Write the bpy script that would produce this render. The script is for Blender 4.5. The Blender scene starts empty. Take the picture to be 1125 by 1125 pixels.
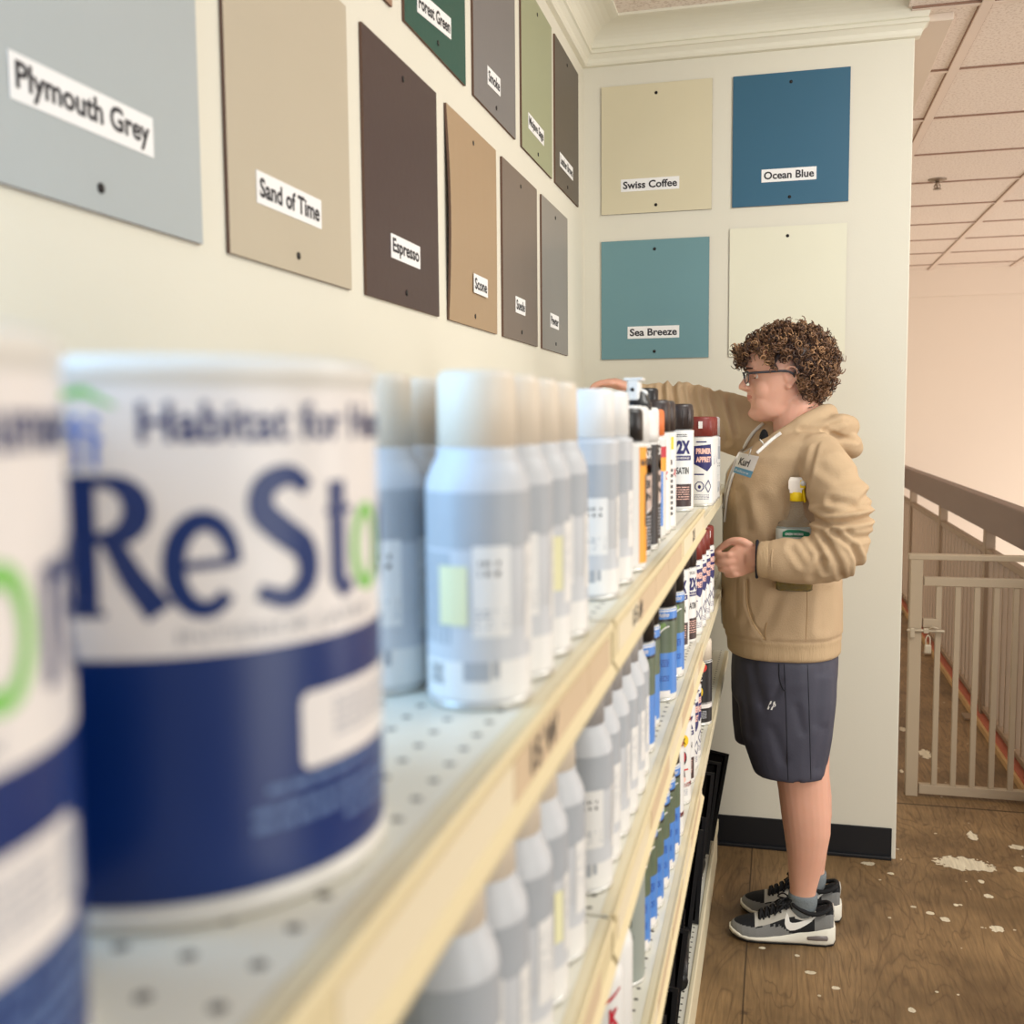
import bpy, bmesh, math, random
from math import pi, sin, cos, radians
from mathutils import Vector, Matrix, noise
from mathutils.bvhtree import BVHTree

random.seed(7)
scene = bpy.context.scene
COL = scene.collection

# ------------------------------------------------------------------ camera
def make_camera():
    yaw, pitch, roll = 0.248600, 0.0862966, -0.0087879
    cy, sy, cp, sp = cos(yaw), sin(yaw), cos(pitch), sin(pitch)
    f = Vector((-sy*cp, cy*cp, -sp)); r = Vector((cy, sy, 0)); u = r.cross(f)
    r2 = r*cos(roll) + u*sin(roll); u2 = -r*sin(roll) + u*cos(roll)
    m = Matrix((r2, u2, -f)).transposed().to_4x4(); m.translation = Vector((0, 0, 1.40))
    cd = bpy.data.cameras.new('camera'); cam = bpy.data.objects.new('camera', cd)
    COL.objects.link(cam); cam.matrix_world = m
    cd.sensor_width = 36.0; cd.lens = 36.0*1144.3/1125.0
    cd.clip_start = 0.02
    cd.dof.use_dof = True; cd.dof.focus_distance = 2.75; cd.dof.aperture_fstop = 5.2
    scene.camera = cam
make_camera()

# ------------------------------------------------------------------ world, lights, exposure
w = bpy.data.worlds.new('world'); scene.world = w; w.use_nodes = True
w.node_tree.nodes['Background'].inputs[0].default_value = (1.0, 0.97, 0.92, 1)
w.node_tree.nodes['Background'].inputs[1].default_value = 0.45
def area(name, loc, target, sx, sy, power, color):
    l = bpy.data.lights.new(name, 'AREA'); l.shape = 'RECTANGLE'; l.size = sx; l.size_y = sy
    l.energy = power; l.color = color
    o = bpy.data.objects.new(name, l); COL.objects.link(o); o.location = loc
    d = Vector(target) - Vector(loc); o.rotation_euler = d.to_track_quat('-Z', 'Y').to_euler()
    return o
area('ceiling_lamp_near', (1.1, 1.2, 2.58), (0.9, 1.6, 0), 1.2, 1.8, 7, (1.0, 0.95, 0.86))
area('ceiling_lamp_aisle', (1.25, 1.9, 2.55), (0.5, 2.7, 0.6), 0.9, 0.9, 22, (1.0, 0.98, 0.92))
area('daylight_window', (-0.80, -0.15, 1.65), (0.0, 0.75, 1.25), 1.1, 1.2, 24, (0.32, 0.62, 1.0))
area('side_daylight', (2.5, 0.1, 1.15), (0.3, 3.4, 1.0), 2.0, 2.0, 36, (1.0, 0.98, 0.93))
area('hall_uplight_fill', (5.6, 4.6, 0.7), (2.2, 7.2, 2.5), 3.2, 2.8, 150, (1.0, 0.95, 0.91))  # added unseen fill, brightens far wall and ceiling; no window modelled there
area('lower_hall_fill', (3.4, 7.0, -0.2), (1.8, 9.15, -0.4), 2.5, 1.2, 42, (1.0, 0.93, 0.84))  # unseen fill added to brighten the lower part of the far wall
scene.view_settings.view_transform = 'Standard'
scene.view_settings.look = 'None'
scene.view_settings.gamma = 1.0
scene.view_settings.use_curve_mapping = False
scene.view_settings.exposure = 0.35

# ------------------------------------------------------------------ helpers
def lin(c):
    o = []
    for v in c[:3]:
        v /= 255.0
        o.append(v/12.92 if v <= 0.04045 else ((v+0.055)/1.055)**2.4)
    return (*o, 1.0)

MATS = {}
def mat(name, rgb=(200, 200, 200), rough=0.6, metal=0.0, bump=0.0, bscale=60.0, var=0.0, vscale=8.0,
        trans=0.0, ior=1.45, emit=0.0, coat=0.0, sss=0.0, stretch=None):
    if name in MATS: return MATS[name]
    m = bpy.data.materials.new(name); MATS[name] = m; m.use_nodes = True
    nt = m.node_tree; b = nt.nodes['Principled BSDF']
    c = lin(rgb)
    b.inputs['Base Color'].default_value = c
    b.inputs['Roughness'].default_value = rough
    b.inputs['Metallic'].default_value = metal
    b.inputs['IOR'].default_value = ior
    b.inputs['Transmission Weight'].default_value = trans
    b.inputs['Coat Weight'].default_value = coat
    if sss:
        b.inputs['Subsurface Weight'].default_value = sss
        b.inputs['Subsurface Radius'].default_value = (0.012, 0.005, 0.003)
        b.inputs['Subsurface Scale'].default_value = 0.6
    if emit:
        b.inputs['Emission Color'].default_value = c; b.inputs['Emission Strength'].default_value = emit
    if bump or var:
        tc = nt.nodes.new('ShaderNodeTexCoord'); src = tc.outputs['Object']
        if stretch:
            mp = nt.nodes.new('ShaderNodeMapping'); mp.inputs['Scale'].default_value = stretch
            nt.links.new(src, mp.inputs[0]); src = mp.outputs[0]
        if var:
            n = nt.nodes.new('ShaderNodeTexNoise'); n.inputs['Scale'].default_value = vscale
            n.inputs['Detail'].default_value = 5
            nt.links.new(src, n.inputs['Vector'])
            mx = nt.nodes.new('ShaderNodeMixRGB')
            mx.inputs[1].default_value = tuple(v*(1-var) for v in c[:3]) + (1,)
            mx.inputs[2].default_value = tuple(min(1, v*(1+var)) for v in c[:3]) + (1,)
            nt.links.new(n.outputs[0], mx.inputs[0]); nt.links.new(mx.outputs[0], b.inputs['Base Color'])
        if bump:
            n2 = nt.nodes.new('ShaderNodeTexNoise'); n2.inputs['Scale'].default_value = bscale
            n2.inputs['Detail'].default_value = 4
            nt.links.new(src, n2.inputs['Vector'])
            bp = nt.nodes.new('ShaderNodeBump'); bp.inputs['Strength'].default_value = bump
            bp.inputs['Distance'].default_value = 0.004
            nt.links.new(n2.outputs[0], bp.inputs['Height']); nt.links.new(bp.outputs[0], b.inputs['Normal'])
    return m

def tag(o, label=None, cat=None, group=None, kind=None):
    if label: o['label'] = label
    if cat: o['category'] = cat
    if group: o['group'] = group
    if kind: o['kind'] = kind
    return o

def thing(name, loc, label, cat, group=None, rz=0.0):
    o = bpy.data.objects.new(name, None); COL.objects.link(o)
    o.empty_display_size = 0.05
    o.location = loc; o.rotation_euler = (0, 0, rz)
    return tag(o, label, cat, group)

def dup(root, loc, rz, label, group=None, cat=None):
    r = root.copy(); COL.objects.link(r); r.location = loc; r.rotation_euler = (0, 0, rz)
    r['label'] = label
    if group: r['group'] = group
    for ch in list(root.children):
        c = ch.copy(); COL.objects.link(c); c.parent = r
        for g in ch.children:
            d = g.copy(); COL.objects.link(d); d.parent = c
    return r

class MB:
    """collects shapes into one mesh"""
    def __init__(s):
        s.v = []; s.f = []; s.fm = []; s.fs = []; s.mats = []
    def mi(s, m):
        if m not in s.mats: s.mats.append(m)
        return s.mats.index(m)
    def add(s, vs, fs, m, smooth=False):
        o = len(s.v); s.v += [tuple(v) for v in vs]; k = s.mi(m)
        for f in fs:
            s.f.append(tuple(i+o for i in f)); s.fm.append(k); s.fs.append(smooth)
    def box(s, a, b, m, bev=0.0):
        x0, y0, z0 = a; x1, y1, z1 = b
        if bev <= 0:
            vs = [(x, y, z) for x in (x0, x1) for y in (y0, y1) for z in (z0, z1)]
            s.add(vs, [(0, 1, 3, 2), (4, 6, 7, 5), (0, 4, 5, 1), (2, 3, 7, 6), (0, 2, 6, 4), (1, 5, 7, 3)], m)
            return
        bm = bmesh.new(); bmesh.ops.create_cube(bm, size=1.0)
        for v in bm.verts:
            v.co = Vector(((x0+x1)/2+v.co.x*(x1-x0), (y0+y1)/2+v.co.y*(y1-y0), (z0+z1)/2+v.co.z*(z1-z0)))
        bmesh.ops.bevel(bm, geom=bm.edges[:], offset=bev, segments=2, affect='EDGES', profile=0.5)
        s.bm(bm, m)
    def bm(s, bm, m, smooth=False, M=None):
        bm.verts.index_update()
        vs = [(M @ v.co) if M else v.co.copy() for v in bm.verts]
        s.add(vs, [[v.index for v in f.verts] for f in bm.faces], m, smooth); bm.free()
    def lathe(s, prof, m, c=(0, 0, 0), n=32, smooth=True, mats=None):
        vs = []; fs = []
        for r, z in prof:
            for i in range(n):
                a = 2*pi*i/n; vs.append((c[0]+r*cos(a), c[1]+r*sin(a), c[2]+z))
        for k in range(len(prof)-1):
            for i in range(n):
                j = (i+1) % n; fs.append((k*n+i, k*n+j, (k+1)*n+j, (k+1)*n+i))
        fs.append(tuple(reversed(range(n)))); L = (len(prof)-1)*n; fs.append(tuple(L+i for i in range(n)))
        s.add(vs, fs, m, smooth)
    def loft(s, rings, m, caps=True, smooth=True, closed=True):
        n = len(rings[0]); vs = [p for r in rings for p in r]; fs = []
        for k in range(len(rings)-1):
            for i in range(n if closed else n-1):
                j = (i+1) % n; fs.append((k*n+i, k*n+j, (k+1)*n+j, (k+1)*n+i))
        if caps and closed:
            fs.append(tuple(reversed(range(n)))); L = (len(rings)-1)*n; fs.append(tuple(L+i for i in range(n)))
        s.add(vs, fs, m, smooth)
    def tube(s, pts, rad, m, n=12, up=(0, 0, 1), caps=True, smooth=True, ends=True):
        """rad: number or list of numbers / (a,b) pairs (a: along side, b: along up-ish)"""
        P = [Vector(p) for p in pts]; N = len(P)
        if not isinstance(rad, (list, tuple)): rad = [rad]*N
        R = [(r, r) if not isinstance(r, (list, tuple)) else r for r in rad]
        rings = []; prev = Vector(up).normalized()
        def ring(c, t, ab, k=1.0):
            nonlocal prev
            side = t.cross(prev)
            if side.length < 1e-4: side = t.cross(Vector((1, 0.1, 0)))
            side.normalize(); upv = side.cross(t).normalized(); prev = upv
            return [c + side*(ab[0]*k*cos(2*pi*i/n)) + upv*(ab[1]*k*sin(2*pi*i/n)) for i in range(n)]
        for i in range(N):
            t = (P[min(i+1, N-1)] - P[max(i-1, 0)]).normalized()
            if i == 0 and ends:
                rr = min(R[0])
                for q in (0.3, 0.75): rings.append(ring(P[0]-t*rr*math.sqrt(1-q*q)*0.9, t, R[0], q))
            rings.append(ring(P[i], t, R[i]))
            if i == N-1 and ends:
                rr = min(R[-1])
                for q in (0.75, 0.3): rings.append(ring(P[-1]+t*rr*math.sqrt(1-q*q)*0.9, t, R[-1], q))
        s.loft(rings, m, caps, smooth)
    def ball(s, c, r, m, n=16):
        bm = bmesh.new(); bmesh.ops.create_uvsphere(bm, u_segments=n, v_segments=max(6, n//2+2), radius=1.0)
        r = r if isinstance(r, (list, tuple)) else (r, r, r)
        for v in bm.verts: v.co = Vector((c[0]+v.co.x*r[0], c[1]+v.co.y*r[1], c[2]+v.co.z*r[2]))
        s.bm(bm, m, True)
    def prism(s, poly, f0, f1, m, smooth=False):
        """poly: list of 2D points; f0,f1: map (u,v)->3D for both ends"""
        n = len(poly); vs = [f0(*p) for p in poly]+[f1(*p) for p in poly]
        fs = [(i, (i+1) % n, n+(i+1) % n, n+i) for i in range(n)]
        fs.append(tuple(reversed(range(n)))); fs.append(tuple(range(n, 2*n)))
        s.add(vs, fs, m, smooth)
    def build(s, name, parent=None, local=False, fix=True):
        me = bpy.data.meshes.new(name)
        off = Vector((0, 0, 0))
        if parent is not None and not local:
            p = parent
            while p is not None: off += Vector(p.location); p = p.parent
        me.from_pydata([tuple(Vector(v)-off) for v in s.v], [], s.f)
        for m in s.mats: me.materials.append(m)
        me.polygons.foreach_set('material_index', s.fm); me.polygons.foreach_set('use_smooth', s.fs)
        if fix:
            bm = bmesh.new(); bm.from_mesh(me); bmesh.ops.recalc_face_normals(bm, faces=bm.faces[:]); bm.to_mesh(me); bm.free()
        me.update()
        o = bpy.data.objects.new(name, me); COL.objects.link(o)
        if parent is not None: o.parent = parent
        return o

# ---- lettering: flat glyph meshes, cached
TXT = {}
def text_geo(s, bold=0.0):
    key = (s, bold)
    if key in TXT: return TXT[key]
    cu = bpy.data.curves.new('t', 'FONT'); cu.body = s; cu.size = 1.0; cu.resolution_u = 3
    cu.offset = bold; cu.dimensions = '2D'; cu.fill_mode = 'FRONT'
    o = bpy.data.objects.new('t', cu); COL.objects.link(o)
    dg = bpy.context.evaluated_depsgraph_get(); dg.update()
    me = bpy.data.meshes.new_from_object(o.evaluated_get(dg))
    vs = [v.co.copy() for v in me.vertices]; fs = [tuple(p.vertices) for p in me.polygons]
    bpy.data.objects.remove(o); bpy.data.curves.remove(cu); bpy.data.meshes.remove(me)
    x0 = min(v.x for v in vs); x1 = max(v.x for v in vs); y0 = min(v.y for v in vs); y1 = max(v.y for v in vs)
    vs = [((v.x-x0)/(x1-x0), (v.y-y0)/(y1-y0)) for v in vs]
    TXT[key] = (vs, fs, (x1-x0)/(y1-y0)); return TXT[key]

def put_text(mb, s, w, h, fn, m, bold=0.0, cut=0.0):
    """text stretched into a w x h box; fn maps (x in 0..w, y in 0..h) to 3D"""
    vs, fs, asp = text_geo(s, bold)
    put_flat(mb, [(a*w, b*h) for a, b in vs], fs, fn, m, cut)

def put_flat(mb, vs, fs, fn, m, cut=0.0):
    if cut > 0:
        bm = bmesh.new(); V = [bm.verts.new((a, b, 0)) for a, b in vs]
        for f in fs:
            try: bm.faces.new([V[i] for i in f])
            except ValueError: pass
        x = min(a for a, b in vs) + cut; X = max(a for a, b in vs)
        while x < X:
            bmesh.ops.bisect_plane(bm, geom=bm.verts[:]+bm.edges[:]+bm.faces[:], plane_co=(x, 0, 0), plane_no=(1, 0, 0)); x += cut
        bm.verts.index_update()
        vs = [(v.co.x, v.co.y) for v in bm.verts]; fs = [[v.index for v in f.verts] for f in bm.faces]; bm.free()
    mb.add([fn(a, b) for a, b in vs], fs, m)

def smooth_path(pts, k=4):
    P = [Vector(p) for p in pts]; out = []
    for i in range(len(P)-1):
        p0 = P[max(i-1, 0)]; p1 = P[i]; p2 = P[i+1]; p3 = P[min(i+2, len(P)-1)]
        for j in range(k):
            t = j/k
            out.append(0.5*((2*p1)+(p2-p0)*t+(2*p0-5*p1+4*p2-p3)*t*t+(3*p1-p0-3*p2+p3)*t**3))
    out.append(P[-1]); return out

def nodes(m): return m.node_tree.nodes, m.node_tree.links
def math_node(nt, op, a, b=None, c=None):
    n = nt.nodes.new('ShaderNodeMath'); n.operation = op
    for i, v in enumerate((a, b, c)):
        if v is None: continue
        if isinstance(v, (int, float)): n.inputs[i].default_value = v
        else: nt.links.new(v, n.inputs[i])
    return n.outputs[0]

# ------------------------------------------------------------------ materials of the room
M_wall = mat('cream_wall_paint', (219, 214, 198), 0.75, bump=0.06, bscale=180, var=0.015, vscale=3)
M_trim = mat('white_trim_paint', (228, 223, 205), 0.5)
M_far = mat('peach_wall_paint', (222, 206, 190), 0.8, bump=0.05, bscale=90)
M_black = mat('black_vinyl', (22, 23, 27), 0.45)
M_steel = mat('beige_enamel', (224, 213, 182), 0.42, var=0.02, vscale=6)
M_chan = mat('price_channel_plastic', (220, 204, 164), 0.4)
M_strip = mat('faded_price_strip', (206, 182, 150), 0.6, var=0.06, vscale=12)
M_ink = mat('dark_ink', (48, 46, 50), 0.6)
M_label = mat('white_label', (238, 236, 234), 0.55)

def ceiling_mat():
    m = mat('acoustic_tile', (226, 205, 186), 0.9); nt = m.node_tree; b = nt.nodes['Principled BSDF']
    tc = nt.nodes.new('ShaderNodeTexCoord')
    n = nt.nodes.new('ShaderNodeTexNoise'); n.inputs['Scale'].default_value = 110; n.inputs['Detail'].default_value = 6
    nt.links.new(tc.outputs['Object'], n.inputs['Vector'])
    cr = nt.nodes.new('ShaderNodeValToRGB'); nt.links.new(n.outputs[0], cr.inputs[0])
    cr.color_ramp.elements[0].position = 0.36; cr.color_ramp.elements[0].color = lin((216, 198, 184))
    cr.color_ramp.elements[1].position = 0.50; cr.color_ramp.elements[1].color = lin((238, 224, 212))
    nt.links.new(cr.outputs[0], b.inputs['Base Color'])
    bp = nt.nodes.new('ShaderNodeBump'); bp.inputs['Strength'].default_value = 0.4; bp.inputs['Distance'].default_value = 0.003
    nt.links.new(n.outputs[0], bp.inputs['Height']); nt.links.new(bp.outputs[0], b.inputs['Normal'])
    return m
M_tile = ceiling_mat()

def floor_mat():
    m = mat('stained_plywood', (120, 90, 58), 0.5); nt = m.node_tree; b = nt.nodes['Principled BSDF']
    N = nt.nodes.new; L = nt.links.new
    tc = N('ShaderNodeTexCoord'); obj = tc.outputs['Object']
    # swirling plywood grain, long along Y
    mp = N('ShaderNodeMapping'); mp.inputs['Scale'].default_value = (5.0, 1.1, 1); L(obj, mp.inputs[0])
    n1 = N('ShaderNodeTexNoise'); n1.inputs['Scale'].default_value = 1.5; n1.inputs['Detail'].default_value = 3
    n1.inputs['Distortion'].default_value = 0.8; L(mp.outputs[0], n1.inputs['Vector'])
    rings = math_node(nt, 'FRACT', math_node(nt, 'MULTIPLY', n1.outputs[0], 13.0))
    ring = math_node(nt, 'POWER', math_node(nt, 'ABSOLUTE', math_node(nt, 'SUBTRACT', math_node(nt, 'MULTIPLY', rings, 2.0), 1.0)), 5.0)
    mp2 = N('ShaderNodeMapping'); mp2.inputs['Scale'].default_value = (60, 5, 1); L(obj, mp2.inputs[0])
    n2 = N('ShaderNodeTexNoise'); n2.inputs['Scale'].default_value = 2.2; n2.inputs['Detail'].default_value = 6; L(mp2.outputs[0], n2.inputs['Vector'])
    n3 = N('ShaderNodeTexNoise'); n3.inputs['Scale'].default_value = 3.0; n3.inputs['Detail'].default_value = 6; L(obj, n3.inputs['Vector'])
    cr = N('ShaderNodeValToRGB'); L(n3.outputs[0], cr.inputs[0])
    e = cr.color_ramp.elements; e[0].position = 0.3; e[0].color = lin((98, 76, 50)); e[1].position = 0.68; e[1].color = lin((150, 121, 84))
    mx = N('ShaderNodeMixRGB'); L(math_node(nt, 'MULTIPLY', ring, 0.55), mx.inputs[0]); L(cr.outputs[0], mx.inputs[1]); mx.inputs[2].default_value = lin((80, 58, 38))
    mx2 = N('ShaderNodeMixRGB'); mx2.blend_type = 'OVERLAY'; mx2.inputs[0].default_value = 0.5; L(mx.outputs[0], mx2.inputs[1]); L(n2.outputs[0], mx2.inputs[2])
    # dark scuffs
    n4 = N('ShaderNodeTexNoise'); n4.inputs['Scale'].default_value = 13; n4.inputs['Detail'].default_value = 4; L(obj, n4.inputs['Vector'])
    sc = N('ShaderNodeValToRGB'); L(n4.outputs[0], sc.inputs[0]); sc.color_ramp.elements[0].position = 0.68; sc.color_ramp.elements[1].position = 0.76
    mx3 = N('ShaderNodeMixRGB'); L(math_node(nt, 'MULTIPLY', sc.outputs[0], 0.6), mx3.inputs[0]); L(mx2.outputs[0], mx3.inputs[1]); mx3.inputs[2].default_value = lin((58, 42, 32))
    # sheet seams: along Y at x=-.06 + 1.22k, along X at y=3.93
    sx = N('ShaderNodeSeparateXYZ'); L(obj, sx.inputs[0])
    wob = math_node(nt, 'MULTIPLY', math_node(nt, 'SUBTRACT', n3.outputs[0], 0.5), 0.006)
    fx = math_node(nt, 'ABSOLUTE', math_node(nt, 'SUBTRACT', math_node(nt, 'PINGPONG', math_node(nt, 'ADD', math_node(nt, 'ADD', sx.outputs[0], 0.06+1.22*4), wob), 1.22), 0.0))
    s1 = math_node(nt, 'LESS_THAN', fx, 0.0022)
    fy = math_node(nt, 'ABSOLUTE', math_node(nt, 'SUBTRACT', math_node(nt, 'ADD', sx.outputs[1], wob), 3.93))
    s2 = math_node(nt, 'LESS_THAN', fy, 0.006)
    sm = math_node(nt, 'MAXIMUM', s1, s2)
    mx4 = N('ShaderNodeMixRGB'); L(math_node(nt, 'MULTIPLY', sm, 0.75), mx4.inputs[0]); L(mx3.outputs[0], mx4.inputs[1]); mx4.inputs[2].default_value = lin((48, 34, 24))
    # paint spills: chosen ellipses with ragged edges, and small flecks
    nz = N('ShaderNodeTexNoise'); nz.inputs['Scale'].default_value = 60; nz.inputs['Detail'].default_value = 5; L(obj, nz.inputs['Vector'])
    spl = None
    for (cx, cy_, rx, ry, k) in [(0.588, 3.425, .092, .055, 1), (0.655, 3.395, .035, .02, 1), (0.655, 3.665, .022, .055, 1), (0.62, 3.3, .012, .022, 1),
                                 (0.605, 2.995, .024, .03, 1), (0.40, 3.08, .012, .01, .8), (0.44, 3.05, .016, .014, 1), (0.475, 3.02, .018, .02, 1),
                                 (0.30, 3.36, .03, .02, .8), (0.75, 3.42, .02, .03, 1), (0.78, 3.6, .03, .03, .9), (0.36, 3.3, .014, .012, 1),
                                 (0.10, 2.64, .018, .012, 1), (0.07, 2.72, .01, .008, 1), (0.16, 2.58, .014, .012, 1), (0.52, 3.12, .01, .012, 1), (0.80, 3.0, .03, .02, .7),
                                 (-0.02, 2.74, .012, .01, 1), (0.33, 2.52, .012, .016, .9), (0.62, 4.55, .035, .09, 1), (0.57, 4.9, .02, .05, .8), (0.5, 4.3, .01, .03, 1), (0.62, 3.20, .02, .02, 1)]:
        dx = math_node(nt, 'DIVIDE', math_node(nt, 'SUBTRACT', sx.outputs[0], cx), rx*(.8 if rx < .05 else 1))
        dy = math_node(nt, 'DIVIDE', math_node(nt, 'SUBTRACT', sx.outputs[1], cy_), ry*(.75 if rx < .05 else 1))
        d = math_node(nt, 'ADD', math_node(nt, 'MULTIPLY', dx, dx), math_node(nt, 'MULTIPLY', dy, dy))
        d = math_node(nt, 'ADD', d, math_node(nt, 'MULTIPLY', math_node(nt, 'SUBTRACT', nz.outputs[0], 0.5), 2.6))
        a = math_node(nt, 'MULTIPLY', math_node(nt, 'LESS_THAN', d, 0.8), k)
        spl = a if spl is None else math_node(nt, 'MAXIMUM', spl, a)
    vo = N('ShaderNodeTexVoronoi'); vo.inputs['Scale'].default_value = 24; L(obj, vo.inputs['Vector'])
    vs_ = N('ShaderNodeSeparateXYZ'); L(vo.outputs['Color'], vs_.inputs[0])
    rr = math_node(nt, 'MULTIPLY', math_node(nt, 'GREATER_THAN', vs_.outputs[0], 0.5), math_node(nt, 'MULTIPLY', vs_.outputs[1], 0.20))
    fl = math_node(nt, 'LESS_THAN', math_node(nt, 'ADD', vo.outputs['Distance'], math_node(nt, 'MULTIPLY', nz.outputs[0], 0.12)), rr)
    spl = math_node(nt, 'MAXIMUM', spl, math_node(nt, 'MULTIPLY', fl, 0.8))
    mx5 = N('ShaderNodeMixRGB'); L(math_node(nt, 'MULTIPLY', spl, math_node(nt, 'ADD', 0.45, math_node(nt, 'MULTIPLY', n2.outputs[0], 0.75))), mx5.inputs[0]); L(mx4.outputs[0], mx5.inputs[1]); mx5.inputs[2].default_value = lin((232, 222, 196))
    L(mx5.outputs[0], b.inputs['Base Color'])
    bp = N('ShaderNodeBump'); bp.inputs['Strength'].default_value = 0.35; bp.inputs['Distance'].default_value = 0.002
    L(math_node(nt, 'SUBTRACT', n2.outputs[0], sm), bp.inputs['Height']); L(bp.outputs[0], b.inputs['Normal'])
    return m
M_floor = floor_mat()

# ------------------------------------------------------------------ setting
WX = -0.618; WY = 3.41; PX1 = 0.385
def struct(name, mb):
    return tag(mb.build(name), kind='structure')
mb = MB(); mb.box((-0.75, -2.5, -0.12), (0.98, 9.15, 0.0), M_floor); mb.box((0.98, -2.5, -0.12), (4.5, 3.93, 0.0), M_floor); struct('floor', mb)
mb = MB(); mb.box((WX-0.12, 0.60, 0), (WX, WY, 2.75), M_wall); mb.box((WX-0.12, -1.2, 0), (WX, 0.60, 0.95), M_wall); mb.box((WX-0.12, -1.2, 2.35), (WX, 0.60, 2.75), M_wall); mb.box((WX-0.12, -1.2, 0.95), (WX, -0.95, 2.35), M_wall); struct('wall_left', mb)
mb = MB(); mb.box((WX-0.10, -0.95, 0.95), (WX+0.02, 0.60, 0.98), M_trim, 0.004); mb.box((WX-0.10, -0.95, 2.32), (WX+0.01, 0.60, 2.35), M_trim, 0.004)
for yy in (-0.95, -0.19, 0.57): mb.box((WX-0.10, yy, 0.95), (WX+0.01, yy+0.03, 2.35), M_trim, 0.004)
struct('window_1', mb)
mb = MB(); mb.box((WX-0.12, WY, 0), (PX1, WY+0.14, 2.75), M_wall, 0.003)
mb.box((PX1-0.14, WY+0.14, 0), (PX1, 9.2, 2.6), M_wall); struct('wall_back', mb)
mb = MB(); mb.box((-0.7, 9.15, -3.2), (6.0, 9.3, 2.39), M_far); mb.box((-0.7, 9.12, 2.38), (6.0, 9.3, 2.75), M_far); struct('wall_far', mb)
mb = MB(); mb.box((6.0, 2.0, -3.2), (6.1, 9.3, 2.75), M_far); struct('wall_right', mb)
mb = MB(); mb.box((0.98, 3.93, -3.3), (6.1, 9.3, -3.2), M_far); struct('floor_lower', mb)
mb = MB(); mb.box((WX-0.12, -0.6, 2.64), (0.53, WY+0.14, 2.70), M_tile)
mb.box((0.36, 3.05, 2.60), (6.1, 9.15, 2.66), M_tile)
struct('ceiling', mb)
M_tbar = mat('ceiling_grid_metal', (232, 214, 200), 0.55)
M_tdark = mat('ceiling_grid_painted_shadow', (150, 118, 100), 0.9)  # edge shadow painted as solid darker strips beside the grid bars
mb = MB()
for k in range(-0, 9):
    x = 0.575+0.61*k
    mb.box((x-0.016, 3.06, 2.590), (x+0.016, 9.15, 2.6005), M_tbar); mb.box((x-0.020, 3.06, 2.597), (x-0.016, 9.15, 2.6003), M_tdark); mb.box((x+0.016, 3.06, 2.597), (x+0.020, 9.15, 2.6003), M_tdark)
for k in range(-1, 9):
    y = 3.98+0.61*k
    mb.box((0.37, y-0.010, 2.5925), (6.0, y+0.010, 2.6005), M_tbar); mb.box((0.37, y-0.016, 2.594), (6.0, y-0.010, 2.6003), M_tdark)
struct('trim_1', mb)
mb = MB(); mb.box((PX1, WY+0.02, 2.578), (0.495, 9.15, 2.602), M_far, 0.003); struct('trim_3', mb)
# baseboard
mb = MB(); mb.box((-0.6, WY-0.006, 0), (0.372, WY, 0.102), M_black, 0.002); mb.box((-0.6, WY-0.016, 0), (0.372, WY-0.004, 0.012), M_black, 0.003); struct('baseboard_back', mb)
mb = MB(); mb.box((WX, -0.6, 0), (WX+0.006, WY, 0.102), M_black, 0.002); struct('baseboard_left', mb)
# crown moulding: profile (projection, z) swept along the left wall, the back wall and round the pier
prof = [(0.0, 2.528), (0.014, 2.530), (0.018, 2.537), (0.020, 2.548), (0.030, 2.560), (0.036, 2.562), (0.036, 2.572), (0.030, 2.575)]
for i in range(9):
    a = i/8*pi/2; prof.append((0.034+0.090*(1-cos(a)), 2.578+0.058*sin(a)*0.9))
prof += [(0.134, 2.632), (0.134, 2.645), (0.0, 2.645)]
def crown(mb, pts):
    # pts: list of (point, offset direction) for mitred corners
    n = len(prof); vs = []
    for (x, y), (dx, dy) in pts:
        for p, z in prof: vs.append((x+dx*p, y+dy*p, z))
    fs = [(k*n+i, k*n+(i+1) % n, (k+1)*n+(i+1) % n, (k+1)*n+i) for k in range(len(pts)-1) for i in range(n)]
    mb.add(vs, fs, M_trim)
mb = MB(); crown(mb, [((WX, -0.6), (1, 0)), ((WX, WY), (1, -1)), ((PX1, WY), (1, -1)), ((PX1, WY+0.02), (1, 0))]); struct('trim_2', mb)

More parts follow.
